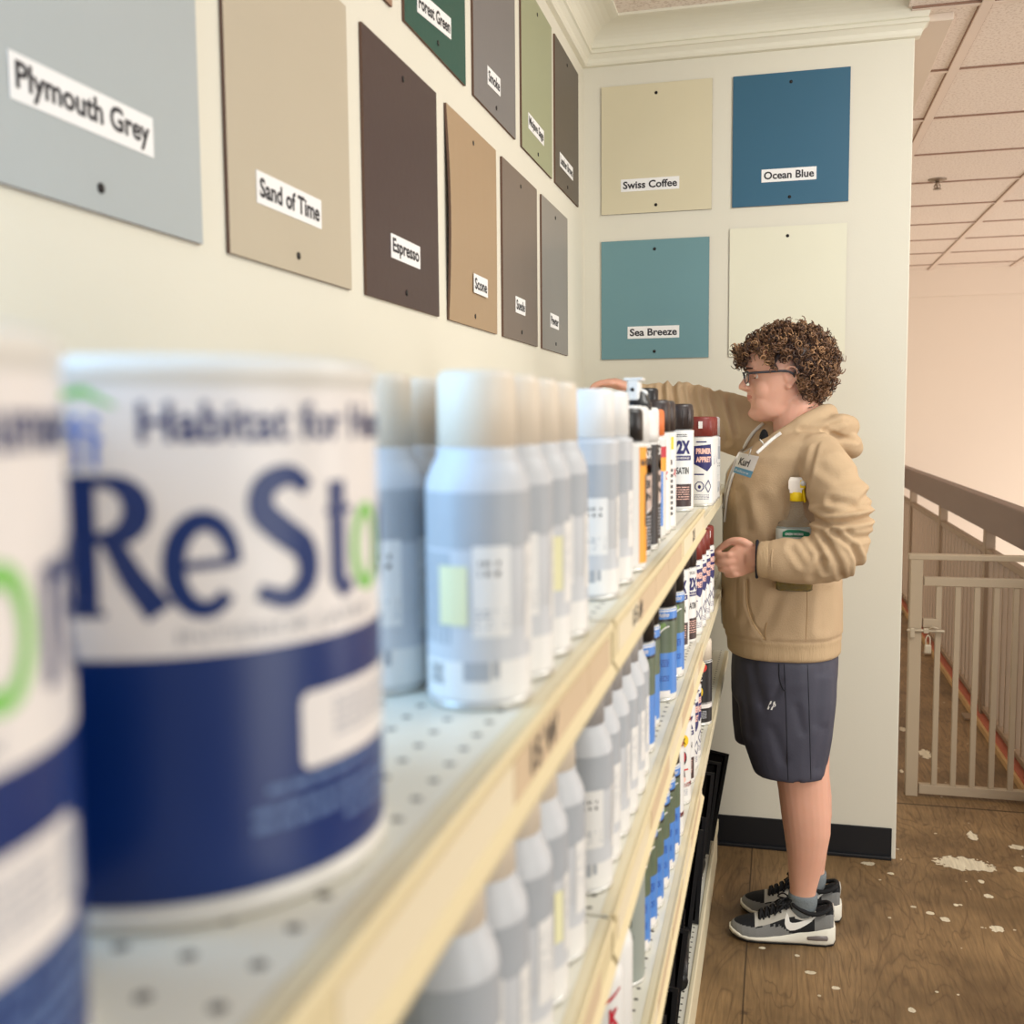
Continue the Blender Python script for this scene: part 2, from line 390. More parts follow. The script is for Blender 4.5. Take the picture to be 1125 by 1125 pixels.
# ------------------------------------------------------------------ colour boards
M_edge = mat('hardboard_edge', (104, 78, 64), 0.8)
M_screw = mat('black_screw', (40, 36, 36), 0.4, metal=0.5)
def board(side, a0, z0, rgb, name, lab, bow=0.0, text=None, lw=0.14, la=None, lz=1.667, w=0.356, h=0.405, screws=True, jag=0.0):
    """side 'L': lies on the left wall, a along Y; side 'B': lies on the back wall, a along X"""
    m = mat('board_paint_'+name.replace(' ', '_'), rgb, 0.42, var=0.035, vscale=5, bump=0.05, bscale=70)
    T = 0.0048
    if side == 'L': f = lambda a, z, d: Vector((WX+0.0006+d, a, z))
    else: f = lambda a, z, d: Vector((a, WY-0.0006-d, z))
    c = f(a0+w/2, z0, 0)
    t = thing('colour_board', c, lab, 'colour sample board', None)
    mb = MB(); NA, NZ = 6, 14; g = {}
    def bend(a, z):
        u = (a-a0)/w; v = (z-z0)/h
        return bow*(sin(v*pi))*((1-u)**2), bow*0.5*sin(v*2.4)*(-1 if u > .5 else .6)
    vs = []; fs = []
    for d in (0.0, T):
        for j in range(NZ+1):
            for i in range(NA+1):
                a = a0+w*i/NA; z = z0+h*j/NZ; b_, sh = bend(a, z)
                vs.append(f(a-sh*0.8, z, d+b_*0.6))
    S = (NA+1)*(NZ+1)
    fr = [(S+j*(NA+1)+i, S+j*(NA+1)+i+1, S+(j+1)*(NA+1)+i+1, S+(j+1)*(NA+1)+i) for j in range(NZ) for i in range(NA)]
    bk = [(j*(NA+1)+i, (j+1)*(NA+1)+i, (j+1)*(NA+1)+i+1, j*(NA+1)+i+1) for j in range(NZ) for i in range(NA)]
    ed = []
    for i in range(NA):
        ed.append((i, i+1, S+i+1, S+i)); q = NZ*(NA+1); ed.append((q+i, S+q+i, S+q+i+1, q+i+1))
    for j in range(NZ):
        q = j*(NA+1); r = q+NA+1
        ed.append((q, S+q, S+r, r)); ed.append((q+NA, r+NA, S+r+NA, S+q+NA))
    mb.add(vs, fr, m); mb.add(vs, bk+ed, M_edge)
    mb.build('panel', t)
    if screws:
        for zz in (z0+0.023, z0+h-0.030):
            ms = MB(); cc = f(a0+w/2, zz, T); d = f(0, 0, 1)-f(0, 0, 0)
            ms.tube([cc-d*0.001, cc+d*0.0012], 0.0050, M_screw, n=12, ends=False); ms.build('screw', t)
    if text:
        la = a0+w*0.5-lw/2 if la is None else la
        zz = z0+(lz-1.597); ml = MB(); e = T+0.0004+bow*0.6*0.5
        tl = jag
        def ff(a, z, d): return f(la+a, zz+z+tl*a, e+d)
        hh = 0.039
        ml.add([ff(0, 0, 0), ff(lw, 0, 0), ff(lw, hh, 0), ff(0, hh, 0), ff(0, 0, 0.0006), ff(lw, 0, 0.0006), ff(lw, hh, 0.0006), ff(0, hh, 0.0006)],
               [(4, 5, 6, 7), (0, 3, 2, 1), (0, 1, 5, 4), (1, 2, 6, 5), (2, 3, 7, 6), (3, 0, 4, 7)], M_label)
        desc = any(ch in 'gpqyj' for ch in text)
        th = 0.030 if desc else 0.024; y0 = 0.0035 if desc else 0.008
        put_text(ml, text, lw-0.014, th, lambda x, y: ff(0.007+x, y0+y, 0.001), M_ink, bold=0.028)
        ml.build('name_label', t)
    return t
zb, zt = 1.597, 2.072
board('L', 0.690, zb, (170, 176, 176), 'blue grey', 'pale blue-grey board lettered Plymouth Grey on the left wall', text='Plymouth Grey', la=0.752, lw=0.204, lz=1.668)
board('L', 1.105, zb, (186, 174, 152), 'sand', 'sand-beige board lettered Sand of Time on the left wall', text='Sand of Time', la=1.172, lw=0.185)
board('L', 1.520, zb, (68, 50, 47), 'espresso', 'dark brown board lettered Espresso on the left wall', text='Espresso', la=1.626, lw=0.143, lz=1.669)
board('L', 1.937, zb, (166, 139, 108), 'scone', 'warm tan bowed board lettered Scone on the left wall', bow=0.012, text='Scone', la=2.094, lw=0.106, lz=1.667)
board('L', 2.350, zb, (118, 103, 92), 'suede', 'grey-brown board lettered Suede on the left wall', text='Suede', la=2.464, lw=0.100, lz=1.663)
board('L', 2.762, zb, (138, 132, 125), 'pewter', 'mid grey board lettered Pewter nearest the corner of the left wall', text='Pewter', la=2.862, lw=0.116, lz=1.662)
board('L', 1.298, zt, (150, 118, 96), 'tan', 'brown board whose lower corner shows at the top edge, above the sand board')
board('L', 1.712, zt, (24, 76, 64), 'forest', 'deep green board lettered Forest Green high on the left wall', text='Forest Green', la=1.775, lw=0.195, lz=1.634, jag=0.10)
board('L', 2.126, zt, (118, 113, 112), 'smoke', 'slate grey board lettered Smoke high on the left wall', text='Smoke', la=2.230, lw=0.108, lz=1.650, jag=0.04)
board('L', 2.546, zt, (154, 157, 124), 'sage', 'sage green board lettered Mojave Sage high on the left wall', text='Mojave Sage', la=2.612, lw=0.18, lz=1.658)
board('L', 2.945, zt, (80, 70, 61), 'leather', 'dark olive-brown board beside the sage green board, next to the corner', text='Leather Brown', la=3.004, lw=0.198, lz=1.656)
board('B', -0.557, 2.063, (212, 202, 172), 'coffee', 'pale cream board lettered Swiss Coffee on the back wall', w=0.350, h=0.400, text='Swiss Coffee', la=-0.494, lw=0.186, lz=1.666)
board('B', -0.144, 2.063, (50, 95, 120), 'ocean', 'deep blue board lettered Ocean Blue on the back wall', w=0.348, h=0.398, text='Ocean Blue', la=-0.055, lw=0.164, lz=1.668)
board('B', -0.558, 1.600, (106, 143, 148), 'sea', 'blue-green board lettered Sea Breeze on the back wall', w=0.345, h=0.378, text='Sea Breeze', la=-0.472, lw=0.166, lz=1.662)
board('B', -0.150, 1.600, (224, 220, 198), 'white', 'off-white unlettered board behind the curly hair on the back wall', w=0.352, h=0.398)

# ------------------------------------------------------------------ sprinkler
t = thing('fire_sprinkler', (0.771, 5.743, 2.60), 'small metal sprinkler head hanging from the tiled ceiling beyond the pier', 'sprinkler')
M_metal = mat('brushed_metal', (150, 135, 120), 0.35, metal=0.8)
mb = MB(); mb.lathe([(0.045, 0.0), (0.045, -0.004), (0.03, -0.010), (0.012, -0.012)], M_metal, (0.771, 5.743, 2.60), 20); mb.build('escutcheon', t)
mb = MB(); mb.lathe([(0.010, -0.010), (0.010, -0.03), (0.006, -0.032), (0.006, -0.045), (0.020, -0.047), (0.020, -0.050)], M_metal, (0.771, 5.743, 2.60), 16)
for sx_ in (-1, 1): mb.tube([(0.771+sx_*0.010, 5.743, 2.575), (0.771+sx_*0.015, 5.743, 2.565), (0.771+sx_*0.008, 5.743, 2.553)], 0.003, M_metal, n=8)
mb.build('deflector', t)

# ------------------------------------------------------------------ railing beyond the pier
M_rail = mat('taupe_painted_steel', (150, 128, 106), 0.5)
M_hand = mat('dark_brown_timber', (112, 90, 80), 0.45, var=0.12, vscale=3, stretch=(8, 1, 8))
M_gate = mat('light_taupe_painted_steel', (176, 158, 134), 0.5)
rx = 0.955
t = thing('balcony_railing', (rx, 4.2, 0.0), 'long balustrade with a deep brown timber handrail receding beyond the pier', 'railing')
mb = MB(); mb.box((rx-0.025, 3.2, 0.885), (rx+0.035, 9.14, 1.035), M_hand, 0.006); mb.build('handrail', t)
mb = MB(); mb.box((rx-0.018, 3.2, 0.775), (rx+0.018, 9.14, 0.803), M_rail, 0.003); mb.build('upper_rail', t)
mb = MB(); mb.box((rx-0.018, 3.2, 0.050), (rx+0.018, 9.14, 0.075), M_rail, 0.003); mb.build('lower_rail', t)
for k in range(5):
    y = 3.78+1.37*k
    if y > 9: break
    mb = MB(); mb.box((rx-0.022, y-0.030, 0.0), (rx+0.022, y+0.030, 0.89), M_rail, 0.003); mb.box((rx-0.09, y-0.05, 0.0), (rx+0.03, y+0.05, 0.012), M_rail, 0.002); mb.build('post', t)
y = 3.30
while y < 9.1:
    if min(abs((y-3.78)-1.37*k) for k in range(5)) > 0.05:
        mb = MB(); mb.box((rx-0.010, y-0.010, 0.074), (rx+0.010, y+0.010, 0.777), M_rail); mb.build('baluster', t)
    y += 0.1055
M_red = mat('faded_red_edging', (196, 112, 88), 0.7, var=0.2, vscale=20)
M_tan = mat('raw_timber_edging', (206, 170, 120), 0.7, var=0.15, vscale=20)
t = thing('floor_edging', (rx-0.01, 6.0, 0.0), 'worn red and raw timber edging strip along the foot of the balustrade', 'edging')
mb = MB(); mb.box((0.905, 3.94, 0.0), (0.918, 9.14, 0.025), M_tan); mb.build('timber_strip', t)
mb = MB(); mb.box((0.918, 3.94, 0.0), (0.962, 9.14, 0.032), M_red); mb.build('red_strip', t)
mb = MB(); mb.box((0.962, 3.94, 0.0), (0.98, 9.14, 0.049), M_rail); mb.build('kerb', t)

# gate across the landing
gy = 4.035
t = thing('landing_gate', (0.49, gy, 0.0), 'low taupe steel gate with vertical bars beyond the pier', 'gate')
gx1 = 0.925
mb = MB(); mb.box((0.482, gy-0.020, 0.0), (0.525, gy+0.020, 0.893), M_gate, 0.003); mb.build('latch_post', t)
mb = MB(); mb.box((0.475, gy-0.022, 0.886), (gx1, gy+0.022, 0.906), M_gate, 0.003); mb.build('top_cap', t)
mb = MB(); mb.box((0.530, gy-0.014, 0.790), (gx1, gy+0.014, 0.822), M_gate, 0.002); mb.build('top_rail', t)
mb = MB(); mb.box((0.530, gy-0.014, 0.010), (gx1, gy+0.014, 0.045), M_gate, 0.002); mb.build('bottom_rail', t)
mb = MB(); mb.box((0.530, gy-0.012, 0.635), (0.585, gy+0.012, 0.668), M_gate, 0.002); mb.build('latch_rail', t)
for x in (0.583, 0.648, 0.713, 0.778, 0.843, 0.905):
    mb = MB(); mb.box((x-0.0095, gy-0.0095, 0.045), (x+0.0095, gy+0.0095, 0.79), M_gate, 0.0015); mb.build('bar', t)
M_lat = mat('painted_latch', (186, 172, 150), 0.4, metal=0.3)
mb = MB(); mb.tube([(0.478, gy-0.028, 0.627), (0.598, gy-0.028, 0.627)], 0.006, M_lat, n=10)
mb.box((0.530, gy-0.036, 0.618), (0.548, gy-0.020, 0.636), M_lat, 0.002); mb.box((0.484, gy-0.036, 0.600), (0.500, gy-0.020, 0.636), M_lat, 0.002)
mb.tube([(0.548, gy-0.03, 0.632), (0.556, gy-0.045, 0.645), (0.575, gy-0.045, 0.640)], 0.004, M_lat, n=8)
la = mb.build('slide_bolt', t)
t2 = thing('padlock', (0.545, gy-0.036, 0.57), 'small padlock hanging from the gate bolt', 'padlock')
mb = MB(); mb.box((0.533, gy-0.044, 0.545), (0.557, gy-0.030, 0.578), M_lat, 0.004); mb.build('body', t2)
mb = MB(); mb.tube(smooth_path([(0.538, gy-0.037, 0.577), (0.538, gy-0.037, 0.600), (0.545, gy-0.037, 0.612), (0.552, gy-0.037, 0.600), (0.552, gy-0.037, 0.577)]), 0.0028, M_lat, n=8); mb.build('shackle', t2)

# ------------------------------------------------------------------ shelving
def deck_mat():
    m = mat('perforated_beige_deck', (226, 220, 198), 0.4); nt = m.node_tree; b = nt.nodes['Principled BSDF']
    tc = nt.nodes.new('ShaderNodeTexCoord'); sx = nt.nodes.new('ShaderNodeSeparateXYZ'); nt.links.new(tc.outputs['Object'], sx.inputs[0])
    def cell(o, off, p):
        q = math_node(nt, 'DIVIDE', math_node(nt, 'ADD', o, 50*p+off+p/2), p)
        return math_node(nt, 'MULTIPLY', math_node(nt, 'SUBTRACT', math_node(nt, 'FRACT', q), 0.5), p)
    dx = cell(sx.outputs[0], 0.0, 0.0254); dy = cell(sx.outputs[1], 0.0, 0.0254)
    d = math_node(nt, 'SQRT', math_node(nt, 'ADD', math_node(nt, 'MULTIPLY', dx, dx), math_node(nt, 'MULTIPLY', dy, dy)))
    hole = math_node(nt, 'LESS_THAN', d, 0.0029)
    up = nt.nodes.new('ShaderNodeNewGeometry'); s2 = nt.nodes.new('ShaderNodeSeparateXYZ'); nt.links.new(up.outputs['Normal'], s2.inputs[0])
    hole = math_node(nt, 'MULTIPLY', hole, math_node(nt, 'GREATER_THAN', math_node(nt, 'ABSOLUTE', s2.outputs[2]), 0.9))
    mx = nt.nodes.new('ShaderNodeMixRGB'); nt.links.new(hole, mx.inputs[0]); mx.inputs[1].default_value = lin((230, 227, 213)); mx.inputs[2].default_value = lin((70, 62, 56))
    nt.links.new(mx.outputs[0], b.inputs['Base Color']); return m
M_deck = deck_mat()
EX = -0.137
def shelving(y0, y1, lab, channel, zs, marks=()):
    L = y1-y0
    root = thing('shelving_unit', (-0.160, y0+0.0127, 0.0), lab, 'shelving unit', 'shelving units along the left wall')
    mb = MB(); mb.box((-0.605, y0+0.003, 0.02), (-0.596, y1-0.003, 1.232), M_steel); mb.build('back_panel', root)
    for y in (y0+0.002, y1-0.028):
        mb = MB(); mb.box((-0.600, y, 0.0), (-0.575, y+0.026, 1.236), M_steel, 0.002); mb.build('upright', root)
    mb = MB(); mb.box((-0.596, y0+0.002, 0.112), (-0.165, y1-0.002, 0.130), M_deck); mb.build('base_deck', root)
    mb = MB(); mb.box((-0.175, y0+0.002, 0.100), (-0.163, y1-0.002, 0.133), M_steel, 0.003); mb.build('deck_edge', root)
    mb = MB(); mb.box((-0.176, y0+0.002, 0.0), (-0.1665, y1-0.002, 0.100), M_steel); mb.build('kick_plate', root)
    for zi, z in enumerate(zs):
        mb = MB(); mb.box((-0.594, y0+0.002, z-0.022), (EX-0.004, y1-0.002, z), M_deck)
        mb.box((EX-0.012, y0+0.002, z-0.024), (EX-0.002, y1-0.002, z+0.0005), M_steel, 0.002)
        for y in (y0+0.006, y1-0.010): mb.box((-0.590, y, z-0.062), (EX-0.03, y+0.003, z-0.020), M_steel)
        sh = mb.build('shelf', root)
        if channel:
            # moulded price channel: top ridge, recessed strip, bottom ridge
            P = [(-0.004, 0.0), (0.0015, 0.001), (0.003, -0.003), (0.0025, -0.007), (0.0005, -0.009), (0.0005, -0.036),
                 (0.003, -0.039), (0.0055, -0.043), (0.004, -0.048), (-0.001, -0.048), (-0.004, -0.046)]
            mc = MB(); mc.prism(P, lambda u, v: Vector((EX+u, y0+0.004, z+v)), lambda u, v: Vector((EX+u, y1-0.004, z+v)), M_chan)
            mc.build('price_channel', sh)
            ms = MB(); a = y0+0.03
            rnd = random.Random(int(z*100+y0*10))
            while a < y1-0.05:
                l = rnd.uniform(0.10, 0.24); b_ = min(a+l, y1-0.02)
                ms.box((EX+0.0004, a, z-0.035), (EX+0.0012, b_, z-0.010), M_strip if rnd.random() < .6 else mat('price_strip_cream', (226, 212, 182), 0.55))
                a = b_+rnd.choice((0.002, 0.002, 0.03))
            for (s, ya, w_, zz) in marks:
                if abs(zz-z) < 0.01:
                    put_text(ms, s, w_, 0.019, lambda x, q: Vector((EX+0.0016, ya+x, z-0.032+q)), M_ink, bold=0.03)
            ms.build('price_strip', sh)
        else:
            mc = MB(); mc.box((EX-0.003, y0+0.003, z-0.024), (EX, y1-0.003, z+0.001), M_steel, 0.001); mc.build('front_lip', sh)
    return root
shelving(-0.33, 0.889, 'nearest beige metal shelving unit, holding the paint tins', True, (1.226, 0.958, 0.685), [('15 W', 0.575, 0.075, 1.226)])
shelving(0.891, 2.079, 'middle beige metal shelving unit with a price channel, along the left wall', True, (1.226, 0.958, 0.685), [('15 #', 1.02, 0.075, 1.226), ('21', 1.78, 0.05, 1.226)])
shelving(2.081, 3.29, 'farthest beige metal shelving unit, beside the person in the hoodie', False, (1.203, 0.948, 0.678))

# ------------------------------------------------------------------ paint tins and spray cans
M_navy = mat('navy_label_print', (4, 40, 102), 0.34)
M_lblue = mat('blue_logo_print', (60, 110, 200), 0.35)
M_lgreen = mat('green_logo_print', (120, 196, 84), 0.35)
M_paper = mat('glossy_white_paper', (232, 226, 222), 0.3)
M_greyp = mat('pale_grey_print', (176, 176, 182), 0.5)
M_tin = mat('tin_plate', (196, 194, 190), 0.28, metal=0.85)
M_tinlid = mat('tin_lid', (206, 204, 200), 0.22, metal=0.9)

class Label:
    """printed sleeve round a cylinder of radius r; x = arc length from the front (-Y), z = height"""
    def __init__(s, r, c=(0, 0, 0)):
        s.r = r; s.mb = MB(); s.c = c
    def p(s, x, z, k=1):
        t = x/s.r; R = s.r+0.00018*k
        return (s.c[0]+R*sin(t), s.c[1]-R*cos(t), s.c[2]+z)
    def band(s, z0, z1, m, n=40):
        R = s.r+0.00012
        rings = [[(s.c[0]+R*cos(2*pi*i/n), s.c[1]+R*sin(2*pi*i/n), s.c[2]+z) for i in range(n)] for z in (z0, z1)]
        s.mb.loft(rings, m, caps=False)
    def patch(s, x0, x1, z0, z1, m, k=1):
        n = max(1, int(abs(x1-x0)/0.005)); vs = []
        for i in range(n+1):
            x = x0+(x1-x0)*i/n; vs += [s.p(x, z0, k), s.p(x, z1, k)]
        s.mb.add(vs, [(2*i, 2*i+2, 2*i+3, 2*i+1) for i in range(n)], m, True)
    def poly(s, pts, m, k=2):
        s_ = s; put_flat(s.mb, pts, [tuple(range(len(pts)))], lambda a, b: s_.p(a, b, k), m, 0.004)
    def text(s, t, x, z, w, h, m, k=3, bold=0.02):
        s_ = s; put_text(s.mb, t, w, h, lambda a, b: s_.p(x+a, z+b, k), m, bold, 0.005)
    def lines(s, x, z, w, n, m, h=0.0016, g=0.0032, k=2, seed=1):
        rnd = random.Random(seed)
        for i in range(n):
            a = x
            while a < x+w:
                b = min(a+rnd.uniform(.003, .011), x+w); s.patch(a, b, z-i*g, z-i*g+h, m, k); a = b+0.0012
    def stroke(s, pts, wid, m, k=3, closed=False):
        P = [Vector(p) for p in pts]; N = len(P); vs = []
        W = list(wid) if isinstance(wid, (list, tuple)) else [wid]*N
        if N < 6:
            Q = []; V = []; M_ = N if closed else N-1
            for i in range(M_):
                a, b = P[i], P[(i+1) % N]; k_ = max(1, int((b-a).length/0.002))
                for j in range(k_): Q.append(a.lerp(b, j/k_)); V.append(W[i]*(1-j/k_)+W[(i+1) % N]*j/k_)
            if not closed: Q.append(P[-1]); V.append(W[-1])
            P, W, N = Q, V, len(Q)
        for i in range(N):
            a = P[i-1] if (i > 0 or closed) else P[i]; b = P[(i+1) % N] if (i < N-1 or closed) else P[i]
            d = (b-a).normalized(); n = Vector((-d.y, d.x))*(W[i]/2)
            for q in (P[i]+n, P[i]-n): vs.append(s.p(q.x, q.y, k))
        fs = [(2*i, 2*i+1, (2*i+3) % (2*N), (2*i+2) % (2*N)) for i in range(N if closed else N-1)]
        s.mb.add(vs, fs, m)
    def build(s, parent): return s.mb.build('label', parent, local=True, fix=False)

def arc2(cx, cy, rx, ry, a0, a1, n=16):
    return [(cx+rx*cos(radians(a0+(a1-a0)*i/n)), cy+ry*sin(radians(a0+(a1-a0)*i/n))) for i in range(n+1)]

def paint_tin():
    R = 0.0825; H = 0.197
    t = thing('paint_tin', (0, 0, 0), '', 'paint tin', 'blue and white gallon paint tins')
    mb = MB()
    mb.lathe([(0.070, 0.0025), (0.078, 0.002), (0.0815, 0.0), (0.0835, 0.002), (0.0838, 0.005), (0.0822, 0.0075), (R-0.0008, 0.009), (R-0.0008, 0.187),
              (0.0822, 0.1885), (0.0838, 0.191), (0.0835, 0.1945), (0.0815, 0.197), (0.0795, 0.196), (0.079, 0.190), (0.0785, 0.188)], mat('white_enamelled_tin', (226, 222, 214), 0.3), n=64)
    mb.build('tin_body', t)
    mb = MB(); mb.lathe([(0.0783, 0.186), (0.0783, 0.1935), (0.076, 0.1955), (0.073, 0.1945), (0.071, 0.1905), (0.0, 0.1905)][::1], M_tinlid, n=64); mb.build('lid', t)
    L = Label(R)
    L.band(0.0095, 0.0955, M_navy, 72); L.band(0.0955, 0.1865, M_paper, 72)
    dg = R*pi/180
    X = lambda deg: deg*dg
    # strokes of the big lettering, widths modulated like brush serif capitals
    z0, h = 0.1100, 0.0475
    x = X(-23.5)
    L.patch(x, x+0.0090, z0, z0+h, M_navy, 3); L.patch(x-0.003, x+0.011, z0, z0+0.0022, M_navy, 3); L.patch(x-0.003, x+0.006, z0+h-0.0022, z0+h, M_navy, 3)
    bowl = arc2(x+0.012, z0+h*0.755, 0.0105, h*0.20, 95, -95, 16)
    L.stroke([(x+0.006, z0+h*0.955)]+bowl+[(x+0.006, z0+h*0.555)], [0.004]*2+[0.0045+0.0050*sin(pi*i/15) for i in range(16)]+[0.0038], M_navy)
    L.stroke([(x+0.0135, z0+h*0.56), (x+0.020, z0+h*0.28), (x+0.0285, z0+0.001)], [0.0066, 0.0084, 0.0096], M_navy)
    x = x+0.0432
    ep = arc2(x, z0+h*0.345, 0.0100, h*0.32, 0, 318, 24)
    L.stroke([(x-0.0085, z0+h*0.34), (x+0.010, z0+h*0.36)], 0.0032, M_navy)
    L.stroke(ep, [0.0052+0.0024*sin(pi*i/24*1.0) for i in range(25)], M_navy)
    x = x+0.0298
    S = smooth_path([(x+0.0095, z0+h*0.86, 0), (x+0.002, z0+h*0.965, 0), (x-0.0075, z0+h*0.90, 0), (x-0.0095, z0+h*0.72, 0), (x-0.002, z0+h*0.56, 0), (x+0.0075, z0+h*0.40, 0),
                     (x+0.0085, z0+h*0.18, 0), (x, z0+h*0.045, 0), (x-0.0115, z0+h*0.12, 0)], 4)
    S = [(p.x, p.y) for p in S]; L.stroke(S, [0.0056+0.0048*sin(pi*i/(len(S)-1)) for i in range(len(S))], M_navy)
    x = x+0.0245
    L.stroke([(x, z0+h*0.90), (x, z0+h*0.15), (x+0.003, z0+h*0.04), (x+0.009, z0+h*0.07)], [0.0090, 0.0090, 0.0070, 0.004], M_navy)
    L.patch(x-0.006, x+0.009, z0+h*0.64, z0+h*0.70, M_navy, 3)
    x = x+0.0215
    L.stroke(arc2(x, z0+h*0.34, 0.0098, h*0.31, 0, 360, 28)[:-1], 0.0052, M_lgreen, closed=True)
    x = x+0.018
    L.patch(x, x+0.0062, z0, z0+h*0.64, M_navy, 3); L.stroke([(x+0.003, z0+h*0.48), (x+0.008, z0+h*0.62), (x+0.013, z0+h*0.60)], 0.005, M_navy)
    x = x+0.026
    L.stroke([(x-0.0085, z0+h*0.34), (x+0.010, z0+h*0.36)], 0.0032, M_navy)
    L.stroke(arc2(x, z0+h*0.345, 0.0100, h*0.32, 0, 318, 24), [0.0052+0.0024*sin(pi*i/24) for i in range(25)], M_navy)
    L.text('Habitat for Humanity', X(-7), 0.1640, 0.152, 0.0175, M_navy, bold=0.02)
    # logo: figures under a roof stroke
    lx = X(-21)
    for i in range(3):
        L.stroke([(lx-0.006+i*0.006, 0.172), (lx-0.006+i*0.006, 0.160)], 0.0022, M_lblue)
        L.poly(arc2(lx-0.006+i*0.006, 0.1755, 0.0017, 0.0017, 0, 330, 9), M_lblue)
    L.stroke(arc2(lx, 0.166, 0.0085, 0.0065, 20, 160, 10), 0.0018, M_lblue)
    L.stroke([(lx-0.014, 0.176), (lx-0.006, 0.1835), (lx+0.003, 0.1850), (lx+0.013, 0.180)], [0.001, 0.0028, 0.0028, 0.001], M_lgreen)
    L.text('INTERIOR LATEX', X(0), 0.0995, 0.085, 0.0055, M_greyp, bold=0.0)
    # rounded white panel and small print on the blue band
    def rpanel(xa, xb, za, zb_):
        rr = 0.004; pts = []
        for cx, cy, a in ((xb-rr, zb_-rr, 0), (xa+rr, zb_-rr, 90), (xa+rr, za+rr, 180), (xb-rr, za+rr, 270)): pts += arc2(cx, cy, rr, rr, a, a+90, 4)
        L.poly(pts, M_paper, 2)
    rpanel(X(30), X(80), 0.0480, 0.0765)
    L.lines(X(41), 0.0700, 0.042, 5, M_greyp, k=3, seed=4); L.patch(X(74), X(83), 0.053, 0.073, M_greyp, 3)
    L.lines(X(20), 0.0425, 0.085, 1, mat('pale_blue_print', (92, 116, 160), .5), h=0.0028, seed=5)
    L.lines(X(16), 0.0350, 0.10, 2, MATS['pale_blue_print'], h=0.0028, g=0.0055, seed=6)
    L.lines(X(45), 0.0235, 0.05, 1, MATS['pale_blue_print'], h=0.0028, seed=7)
    rpanel(X(-95), X(-48), 0.012, 0.062); L.patch(X(-86), X(-66), 0.018, 0.045, M_greyp, 3)
    L.text('PAINT', X(-150), 0.125, 0.06, 0.03, M_navy)
    L.lines(X(120), 0.17, 0.08, 18, M_greyp, k=3, seed=9)
    L.build(t)
    mb = MB()
    for s_ in (-1, 1):
        mb.tube([(s_*0.0815, 0.0, 0.165), (s_*0.087, 0.0, 0.165)], 0.0075, M_tin, n=14)
    mb.tube([(0.086*cos(a), 0.086*sin(a), 0.165-0.055*sin(a)) for a in [pi*i/20 for i in range(21)]], 0.0012, M_tin, n=6)
    mb.v = [(x_*cos(radians(30))-y_*sin(radians(30)), x_*sin(radians(30))+y_*cos(radians(30)), z_) for x_, y_, z_ in mb.v]
    mb.build('handle', t)
    return t
tin = paint_tin(); SZ = 1.2262
tin.location = (-0.2385, 0.378, SZ); tin.rotation_euler = (0, 0, radians(32)); tin['label'] = 'blue and white paint tin with the large wording facing the aisle'
# handle sits at the back of the front tin, so its label reads clear
dup(tin, (-0.251, 0.192, SZ), radians(33), 'nearest blue and white paint tin, cut off by the left edge of the photo')

# ---- spray cans
M_white = mat('white_plastic', (232, 230, 226), 0.35)
M_almond = mat('almond_plastic_cap', (222, 208, 188), 0.4)
M_gcap = mat('grey_plastic_cap', (160, 156, 154), 0.4)
M_blk = mat('black_plastic', (24, 24, 26), 0.32)
M_brn = mat('dark_brown_plastic', (52, 42, 40), 0.35)
M_redbr = mat('red_oxide_plastic', (124, 48, 42), 0.4)
M_redp = mat('bright_red_plastic', (206, 52, 40), 0.35)
M_canw = mat('white_can_paint', (228, 226, 222), 0.35)
M_cang = mat('pale_grey_can_paint', (198, 200, 203), 0.38, var=0.03, vscale=30)
M_cangd = mat('mid_grey_print', (166, 170, 175), 0.42, var=0.05, vscale=60)
M_rim = mat('can_rim_steel', (214, 212, 206), 0.3, metal=0.5)
M_yel = mat('pale_yellow_sticker', (226, 222, 178), 0.6)
M_blu = mat('bright_blue_print', (78, 132, 206), 0.35)
M_dblu = mat('royal_blue_print', (30, 62, 150), 0.35)
M_olv = mat('olive_green_print', (92, 104, 82), 0.4, var=0.25, vscale=40)
M_dbr = mat('dark_brown_print', (62, 44, 42), 0.4)
M_orange = mat('orange_print', (240, 160, 40), 0.4)
M_blkp = mat('black_print', (34, 32, 34), 0.4)
M_pink = mat('salmon_print', (240, 190, 176), 0.45)
M_inkb = mat('navy_ink', (36, 34, 96), 0.45)
M_redi = mat('crimson_print', (190, 36, 56), 0.4)
M_yelb = mat('vivid_yellow_print', (240, 200, 40), 0.4)
M_greygreen = mat('grey_green_can_paint', (150, 156, 148), 0.4)
M_gold = mat('gold_print', (226, 206, 130), 0.35)

